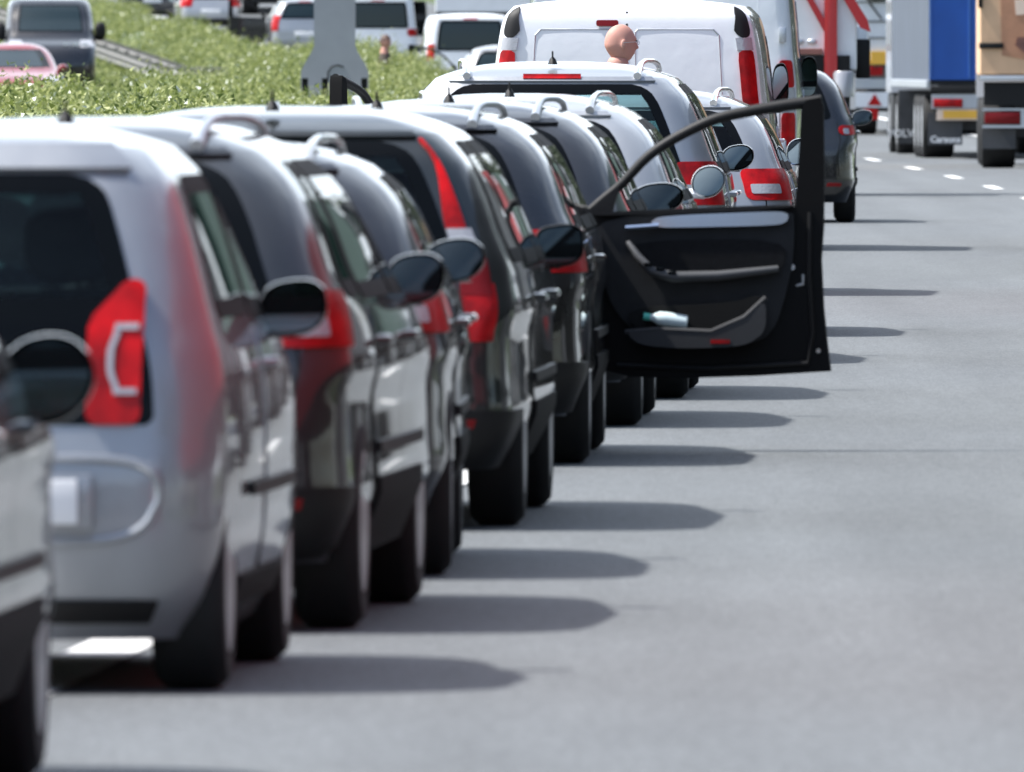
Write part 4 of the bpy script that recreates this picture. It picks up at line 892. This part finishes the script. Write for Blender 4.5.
# white lorry further on with warning panel
t3 = lorry('white_lorry', 'white lorry with amber plate and red warning triangle, beyond the red crane', 6.15, 362.0, -.03, M_whitet, M_whitet, L=9, H=3.6, bed=1.35, axles=(2.0, 3.3))
def pan(root, nm, x0, x1, z0, z1, m, y=-.04, y1=.0): q = MB(); q.box(x0, x1, y, y1, z0, z1, c=.006); return q.build(nm, m, root, smooth=False)
pan(t3, 'number_plate', -.92, -.62, 1.28, 1.52, M_ply, -.06); pan(t3, 'reflector_panel', -1.22, -.70, 1.08, 1.24, M_redl, -.05); pan(t3, 'step_panel', -1.22, -.6, .84, 1.02, M_alu); pan(t3, 'light_board', -1.24, 1.2, .50, .78, M_whitet)
tr = MB(); tr.prism([(-.98, .54), (-.72, .54), (-.85, .75)], -.05, -.041, 'y'); tr.build('warning_triangle', M_redl, t3, smooth=False)
for x in (-1.10, .85): pan(t3, 'tail_lamp', x+.06, x+.32, .28, .48, M_redl, -.05)
b = MB()
for z in (1.75, 2.05, 2.4): b.box(-1.2, 1.2, -.03, 0, z, z+.02)
b.tube([(-.95, -.04, 2.4), (-.72, -.04, 2.1)], .015); b.build('door_bar', M_plastic, t3, smooth=False)
pan(t3, 'work_lamp', -1.0, -.65, 2.45, 2.75, M_plastic, -.15)
# crane lorry in the left queue
t4 = lorry('crane_lorry', 'white lorry with upright red loading crane and big square mirror, beyond the black car', 1.62, 232.0, -.0, M_whitet, M_whitet, L=1.6, H=2.6, bed=1.45, group=QUEUE, cab=False, axles=(1.2,), W=1.2)
b = MB(); b.box(.80, .95, -.1, .06, .95, 4.0, c=.01); b.prism([(.42, 2.6), (.50, 2.6), (.84, 1.98), (.80, 1.90)], -.08, -.02, 'y'); b.prism([(.84, 2.6), (.95, 2.6), (1.30, 2.05), (1.34, 1.9), (1.22, 1.95)], -.06, .06, 'y')
for k in range(5): b.tube([(.80-.12*k, 0, 3.2-.35*k*0+.0), (.45-.1*k, 0, 2.6+.2*k)], .03)
b.build('crane', M_redp, t4)
b = MB(); b.tube([(.40, -.12, 1.3), (.40, -.12, 3.8)], .03); b.lathe([(1.48, .10), (1.62, .10)], (.40, -.12, 0), 'z', 14); b.build('hydraulic_pipe', mat('steel_blue', (.16, .22, .28), .4, .5), t4)
pan(t4, 'rear_housing', -1.15, 1.1, 1.30, 1.63, M_plastic, -.05); pan(t4, 'rear_band', -1.1, .78, 1.64, 1.71, mat('brown_band', (.25, .10, .08), .5), -.06); pan(t4, 'rear_beam', -1.1, 1.1, .8, 1.22, M_plastic, -.04); 
b = MB(); b.ell((.50, -.03, 1.79), (.07, .02, .035)); b.ell((.66, -.03, 1.79), (.06, .02, .035)); b.build('emblem', M_alu, t4)
b = MB(); b.lathe([(1.15, .12), (1.42, .13), (1.45, .11)], (1.02, -.05, 0), 'z', 16); b.build('fluid_tank', M_clear, t4)
cab = MB(); cab.prism([(2.0, 1.0), (4.0, 1.0), (4.1, 1.9), (3.9, 2.9), (3.5, 3.1), (2.1, 3.1)], -1.2, 1.2, 'x'); cab.build('cab', P['white'], t4, smooth=False)
b = MB(); b.box(-.5, .5, .2, 4.0, .6, 1.0); b.box(-1.15, 1.15, 2.1, 4.1, .4, 1.0, c=.05); b.build('tractor_chassis', M_chas, t4, smooth=False); truck_wheels(t4, 1.2, (3.3,), wd=.3)
mb_ = MB(); mb_.box(1.12, 1.34, 1.4, 1.65, 1.42, 1.98, c=.05); mo = mb_.build('cab_mirror', P['white'], t4); mb_ = MB(); mb_.box(1.19, 1.36, 1.37, 1.41, 1.36, 1.82, c=.03); mb_.build('mirror_back', M_plastic, mo)
mb_ = MB(); mb_.tube([(1.1, 2.2, 1.9), (1.28, 1.65, 1.92), (1.28, 1.63, 1.5), (1.1, 2.2, 1.45)], .02); mb_.build('mirror_arm', M_plastic, t4)
# two lorries far round the bend
t5 = lorry('white_trailer_lorry', 'tall white lorry body filling the gap behind the white vans, right of the mast', -4.7, 562.0, -.07, M_whitet, M_whitet, cab=True)
pan(t5, 'side_panel', -1.24, -1.02, 1.5, 2.5, M_orange, -.02)
for (yy, off, lab) in ((424, 3.5, 'white box lorry just beyond the left half of the white high-roof van'), (474, 3.2, 'white box lorry whose top shows above the blank-doored van'), (518, 3.1, 'white box lorry over the white minivan roof')):
    lorry('white_box_lorry', lab, E(yy)+off, yy, -.0, M_whitet, M_whitet, L=8, H=3.9, cab=True, axles=(1.5, 2.8))
t6 = lorry('green_lorry', 'dark green lorry body behind the silver people carrier', -8.0, 602.0, -.075, M_green, M_whitet)

# ---------------------------------------------------------------- gantry mast and crash barrier
mast = empty('gantry_mast', (-2.57, 290, 0)); tag(mast, 'pale grey steel mast with flared slotted foot in the meadow', 'mast')
M_mast = mat('mast_grey', (.30, .31, .34), .55, .2, noise=.06, nscale=3)
zb = .98
b = MB(); prof = [(-.30, 9.0), (-.30, zb+.72), (-.34, zb+.60), (-.48, zb+.38), (-.49, zb), (-.37, zb), (-.37, zb+.33), (-.25, zb+.33)]
# front outline with four slots, extruded
out = [(-.30, 9), (-.30, zb+.75), (-.34, zb+.66), (-.47, zb+.46), (-.485, zb+.0)]
def sl4():
    L_ = [(-.30, 9), (-.30, zb+.78), (-.33, zb+.70), (-.46, zb+.48), (-.49, zb+.40)]
    x = -.49; L_.append((x, zb+.12))
    for c_ in (-.43, -.14, .14, .43):
        L_ += [(c_-.045, zb+.04 if abs(c_) > .3 else zb-.05), (c_-.045, zb+.31), (c_+.045, zb+.31), (c_+.045, zb+.04 if abs(c_) > .3 else zb-.05)]
    L_ += [(.49, zb+.12), (.49, zb+.40), (.46, zb+.48), (.33, zb+.70), (.30, zb+.78), (.30, 9)]
    return L_
b.prism(sl4(), -.16, .16, 'y'); b.build('column', M_mast, mast, smooth=False)
b = MB()
for c_ in (-.43, -.14, .14, .43): b.box(c_-.05, c_+.05, -.10, .10, zb-.3, zb+.33)
b.build('foot_bolt', M_plastic, mast, smooth=False)
b = MB(); b.box(-.6, .6, -.5, .5, -.1, zb-.05, c=.03); b.build('footing', mat('concrete', (.34, .33, .31), .9, noise=.15, nscale=5), mast, smooth=False)
b = MB(); b.tube([(-.10, -.165, zb+.28), (-.095, -.165, zb+.40), (-.04, -.165, zb+.48), (.05, -.165, zb+.50), (.13, -.165, zb+.47)], .012, 6); b.build('cable_loop', M_plastic, mast)
b = MB(); b.box(-.9, .9, -.3, .3, 9.0, 9.3, c=.03); b.build('crossarm', M_mast, mast, smooth=False)
rail = empty('crash_barrier', (E(450)-6.1, 450, 0)); tag(rail, 'weathered grey double crash barrier in the meadow beside the black van', 'crash barrier')
M_rail = mat('weathered_rail', (.15, .145, .135), .7, .2, noise=.25, nscale=2)
rb = MB(); n0 = None
for (dz, dx) in ((.0, 0), (-.0, -.55)):
    ys = np.arange(408, 640, 4.)
    prof = [(-.03, .0), (.03, .05), (.03, .11), (-.02, .15), (-.02, .17), (.03, .21), (.03, .27), (-.03, .32)]
    base = len(rb.v)
    for y in ys:
        for (px, pz) in prof: rb.v.append((E(y)-5.9+dx+px-(E(450)-6.1), y-450, max(berm(y), zr(y))-.02+.24+pz+dz))
    k = len(prof)
    for i in range(len(ys)-1):
        for j in range(k-1): a = base+i*k+j; rb.f.append((a, a+1, a+k+1, a+k)); rb.m.append(0)
ro = rb.build('rail', M_rail, rail, recalc=False); sd = ro.modifiers.new('s', 'SOLIDIFY'); sd.thickness = .006
for y in np.arange(410, 636, 8.):
    pb = MB(); zz = max(berm(y), zr(y)); X0 = E(y)-6.17-(E(450)-6.1); pb.box(X0-.05, X0+.05, y-450-.06, y-450+.06, zz-.5, zz+.5); pb.build('post', M_rail, rail, smooth=False)

# unseen red van added in the right lane to redden the nearest cars' flanks
car('unseen_red_van', 'unseen red van added beside the nearest cars, showing only as reflections', 'van', (4.5, 40.5), .04, scaled(VAN, H=2.1), paint('bright_red_paint', (.5, .012, .02), 0, .3), far=True, van=True, rearwin=True, belt=1.2, top=1.9, lampargs=(0, .95, 1.3, .12), mir=M_plastic, mirz=1.3)
# unseen lorries added along the right lane for dark and red flank reflections
M_dg = mat('dark_tarpaulin', (.02, .022, .026), .6, spec=.2); M_dr = mat('wine_red_tarpaulin', (.22, .012, .016), .6, spec=.2); M_dgr = mat('bottle_green_tarpaulin', (.012, .035, .025), .6, spec=.2)
for (yy, LL, mm, nm, lab) in ((50, 12, M_dr, 'unseen_wine_red_lorry', 'unseen wine-red lorry added beyond the red van for red reflections'), (68, 13, M_dg, 'unseen_charcoal_lorry', 'unseen charcoal lorry added beside the tall-lamped estate for dark reflections'),
        (88.5, 10, M_dgr, 'unseen_bottle_green_lorry', 'unseen bottle-green lorry added beside the open car door for dark reflections'), (106, 13.6, M_dg, 'unseen_black_lorry', 'unseen black lorry added beside the silver SUV for dark reflections'),
        (127, 11, M_dr, 'unseen_maroon_lorry', 'unseen maroon lorry added beside the white panel van for red reflections'), (146, 13.6, M_dgr, 'unseen_dark_green_lorry', 'unseen dark green lorry added in the right lane for dark reflections'), (168, 11, M_dg, 'unseen_anthracite_lorry', 'unseen anthracite lorry, front one added beside the queue for dark reflections')):
    lorry(nm, lab, E(yy+6)+3.62, yy, .0425-.00022*(yy+6-55), mm, mm, L=LL, H=3.8, cabm=P['navy'] if mm is not M_dr else P['red'], axles=(2.5, 3.8))
# ---------------------------------------------------------------- people
M_skin = mat('skin', (.47, .235, .185), .62, noise=.08, nscale=10); M_skin.node_tree.nodes['Principled BSDF'].inputs['Subsurface Weight'].default_value = .1
M_hair = mat('brown_hair', (.07, .035, .022), .6, bump=.5, bscale=90, bdist=.01)
def person(name, label, x, y, gz, h, yaw, shirt, trousers, bald):
    root = empty(name, (x, y, gz), yaw); tag(root, label, 'person')
    me = bpy.data.meshes.new('body'); k = h/1.8
    J = {}; V = []; Rd = []; Ed = []
    def j(n, p, r): J[n] = len(V); V.append(tuple(c*k for c in p)); Rd.append(r*k)
    def e(a, b): Ed.append((J[a], J[b]))
    j('pel', (0, 0, .98), .15); j('wst', (0, 0, 1.12), .135); j('chs', (0, 0, 1.32), .16); j('shl', (0, 0, 1.46), .10); j('nk', (0, -.005, 1.54), .072); j('hd', (0, .005, 1.62), .075)
    e('pel', 'wst'); e('wst', 'chs'); e('chs', 'shl'); e('shl', 'nk'); e('nk', 'hd')
    for s_, q in ((-1, 'l'), (1, 'r')):
        j('sh'+q, (s_*.19, 0, 1.44), .065); j('el'+q, (s_*.25, -.01, 1.16), .045); j('wr'+q, (s_*.25, .07, .91), .03); j('pm'+q, (s_*.25, .09, .83), .035)
        e('shl', 'sh'+q); e('sh'+q, 'el'+q); e('el'+q, 'wr'+q); e('wr'+q, 'pm'+q)
        for f in range(5):
            if f == 4: a, b_ = (s_*.21, .13, .81), (s_*.20, .15, .77)
            else: a, b_ = (s_*(.25), .065+.02*f, .765), (s_*(.245), .07+.02*f, .715)
            j('f%d%s' % (f, q), a, .010); j('g%d%s' % (f, q), b_, .008); e('pm'+q, 'f%d%s' % (f, q)); e('f%d%s' % (f, q), 'g%d%s' % (f, q))
        j('hp'+q, (s_*.10, 0, .90), .095); j('kn'+q, (s_*.11, .01, .50), .06); j('an'+q, (s_*.12, 0, .09), .042); j('to'+q, (s_*.13, .16, .04), .038)
        e('pel', 'hp'+q); e('hp'+q, 'kn'+q); e('kn'+q, 'an'+q); e('an'+q, 'to'+q)
    me.from_pydata(V, Ed, []); o = bpy.data.objects.new('body', me); C.objects.link(o); bm = bmesh.new(); bm.from_mesh(me); ly = bm.verts.layers.skin.verify()
    bm.verts.ensure_lookup_table()
    for i, v in enumerate(bm.verts): v[ly].radius = (Rd[i], Rd[i]); v[ly].use_root = (i == 0)
    bm.to_mesh(me); bm.free(); o.modifiers.new('s', 'SKIN'); sb = o.modifiers.new('u', 'SUBSURF'); sb.levels = 2; sb.render_levels = 2
    dg = bpy.context.evaluated_depsgraph_get(); m2 = bpy.data.meshes.new_from_object(o.evaluated_get(dg)); bpy.data.objects.remove(o)
    bm = bmesh.new(); bm.from_mesh(m2)
    # head: shaped ellipsoid with brow, nose, chin, ears
    hb = MB(); n_, kk = 56, 44; hc = Vector((0, .02, 1.69)); 
    for i in range(kk+1):
        ph = -math.pi/2+math.pi*i/kk
        for q in range(n_):
            th = 2*math.pi*q/n_; dx, dy, dz = math.cos(ph)*math.sin(th), math.cos(ph)*math.cos(th), math.sin(ph)
            pw = lambda a, e: math.copysign(abs(a)**e, a); rx, ry, rz = .073, .095, .122; x_, y_, z_ = pw(dx, .92)*rx, dy*ry-(.012 if dy < 0 else 0)*abs(dy), pw(dz, .95)*rz
            if dz < -.1: x_ *= 1-.22*(-dz-.1); y_ *= (1-.02*(-dz)) if dy > 0 else (1-.35*(-dz-.1))
            fr = max(0, dy)**3
            y_ += fr*(.024*math.exp(-((dz+.20)/.10)**2)*math.exp(-(dx/.15)**2)*1.0+.012*math.exp(-((dz+.02)/.14)**2)*math.exp(-(dx/.13)**2)-.010*math.exp(-((dz-.08)/.08)**2)*math.exp(-((abs(dx)-.35)/.18)**2)+.008*math.exp(-((dz+.48)/.07)**2)+.010*math.exp(-((dz-.24)/.09)**2)+.014*math.exp(-((dz+.8)/.12)**2))
            x_ += math.copysign(.022*math.exp(-((dz+.08)/.2)**2)*math.exp(-((dy+.08)/.13)**2), dx)
            hb.v.append(tuple((hc+Vector((x_, y_, z_)))*k))
    for i in range(kk):
        for q in range(n_): a = i*n_+q; b_ = i*n_+(q+1) % n_; hb.f.append((a, b_, b_+n_, a+n_)); hb.m.append(0)
    for s_ in (-1, 1): hb.ell((s_*.078*k, .012*k, 1.685*k), (.010*k, .020*k, .033*k), 10, 8)
    tm = bpy.data.meshes.new('t'); tm.from_pydata(hb.v, [], hb.f); bm.from_mesh(tm)
    bmesh.ops.recalc_face_normals(bm, faces=bm.faces[:])
    m2.materials.clear()
    for q in (M_skin, shirt, trousers, M_plastic): m2.materials.append(q)
    for f in bm.faces:
        c = f.calc_center_median()/k; f.smooth = True
        f.material_index = 0 if c.z > 1.50 or (c.z < .88 and abs(c.x) > .17 and c.z > .6) else (1 if c.z > .98 or abs(c.x) > .2 and c.z > .6 else (2 if c.z > .1 else 3))
    bm.to_mesh(m2); bm.free(); bpy.data.meshes.remove(tm); m2.name = 'body'
    ob = bpy.data.objects.new('body', m2); C.objects.link(ob); ob.parent = root
    g = MB()
    for s_ in (-1, 1): g.ell((s_*.03*k, .112*k, 1.705*k), (.010, .006, .007), 8, 6)
    g.build('eyes', M_plastic, root)
    if not bald:
        h_ = MB(); n_, kk = 28, 12
        for i in range(kk+1):
            ph = -.25+(math.pi/2+.25)*i/kk
            for q in range(n_):
                th = 2*math.pi*q/n_; dx, dy, dz = math.cos(ph)*math.sin(th), math.cos(ph)*math.cos(th), math.sin(ph)
                if dy > .2: dz = max(dz, .42)
                h_.v.append(tuple((hc+Vector((dx*.087, dy*.108-.004, dz*.135)))*k))
        for i in range(kk):
            for q in range(n_): a = i*n_+q; b_ = i*n_+(q+1) % n_; h_.f.append((a, b_, b_+n_, a+n_)); h_.m.append(0)
        h_.build('hair', M_hair, root)
    else:
        g = MB()
        for s_ in (-1, 1):
            pts = [(s_*.03*k+.02*math.cos(t)*k, .125*k, 1.70*k+.016*math.sin(t)*k) for t in np.linspace(0, 2*math.pi, 13)]; g.tube(pts, .0018, 5); g.tube([(s_*.052*k, .122*k, 1.702*k), (s_*.083*k, .06*k, 1.70*k), (s_*.088*k, 0, 1.695*k)], .002, 5)
        g.tube([(-.01*k, .127*k, 1.702*k), (.01*k, .127*k, 1.702*k)], .002, 5); g.build('glasses', M_alu, root)
    return root
person('person', 'bald man with thin glasses looking right, standing before the white panel van', .68, 128.2, 0, 1.835, R(-72), mat('shirt_blue', (.1, .14, .2), .8), mat('jeans', (.03, .05, .10), .8), True)
person('person', 'dark-haired person in a brown top standing in the meadow by the white vans', -2.2, 346, .15, 1.80, R(-125), mat('shirt_brown', (.05, .035, .03), .8), mat('trousers_dark', (.03, .03, .03), .8), False)

# ---------------------------------------------------------------- unseen woods added beside and behind the place to darken reflections
def wood(name, label, pts, seed):
    r = np.random.default_rng(seed); Cs = []
    for (x, y, h) in pts:
        n = 700; u = r.normal(0, 1, (n, 3)); u /= np.linalg.norm(u, axis=1)[:, None]; rad = r.uniform(.5, 1, n)[:, None]
        cl = u*rad*np.array([3.6, 3.6, h*.45]); cl += r.normal(0, .4, (n, 3)); cl[:, 2] += h*.55; cl += np.array([x, y, 0]); Cs.append(cl)
    c = np.vstack(Cs); n = len(c); d1 = r.normal(0, .45, (n, 3)); d2 = r.normal(0, .45, (n, 3))
    o = tri_soup(name, c, c+d1, c+d2, M_wood); tag(o, label, 'wood', kind='stuff'); return o
M_wood = leaf_mat('wood_leaf', (.012, .022, .007), (.022, .038, .012), (.04, .06, .02), .1)
rp = np.random.default_rng(3)
wood('unseen_roadside_wood', 'unseen dense trees added beyond the right verge for dark reflections', [(19.5+rp.uniform(-2, 5)+max(E(y), -60), y, rp.uniform(11, 16)) for y in np.arange(-40, 720, 7.)], 5)
wood('unseen_wood_behind', 'unseen trees added behind the viewpoint for dark reflections', [(x, -75+rp.uniform(-6, 6), rp.uniform(12, 17)) for x in np.arange(-70, 70, 5.) if not -14 < x < 6], 6)
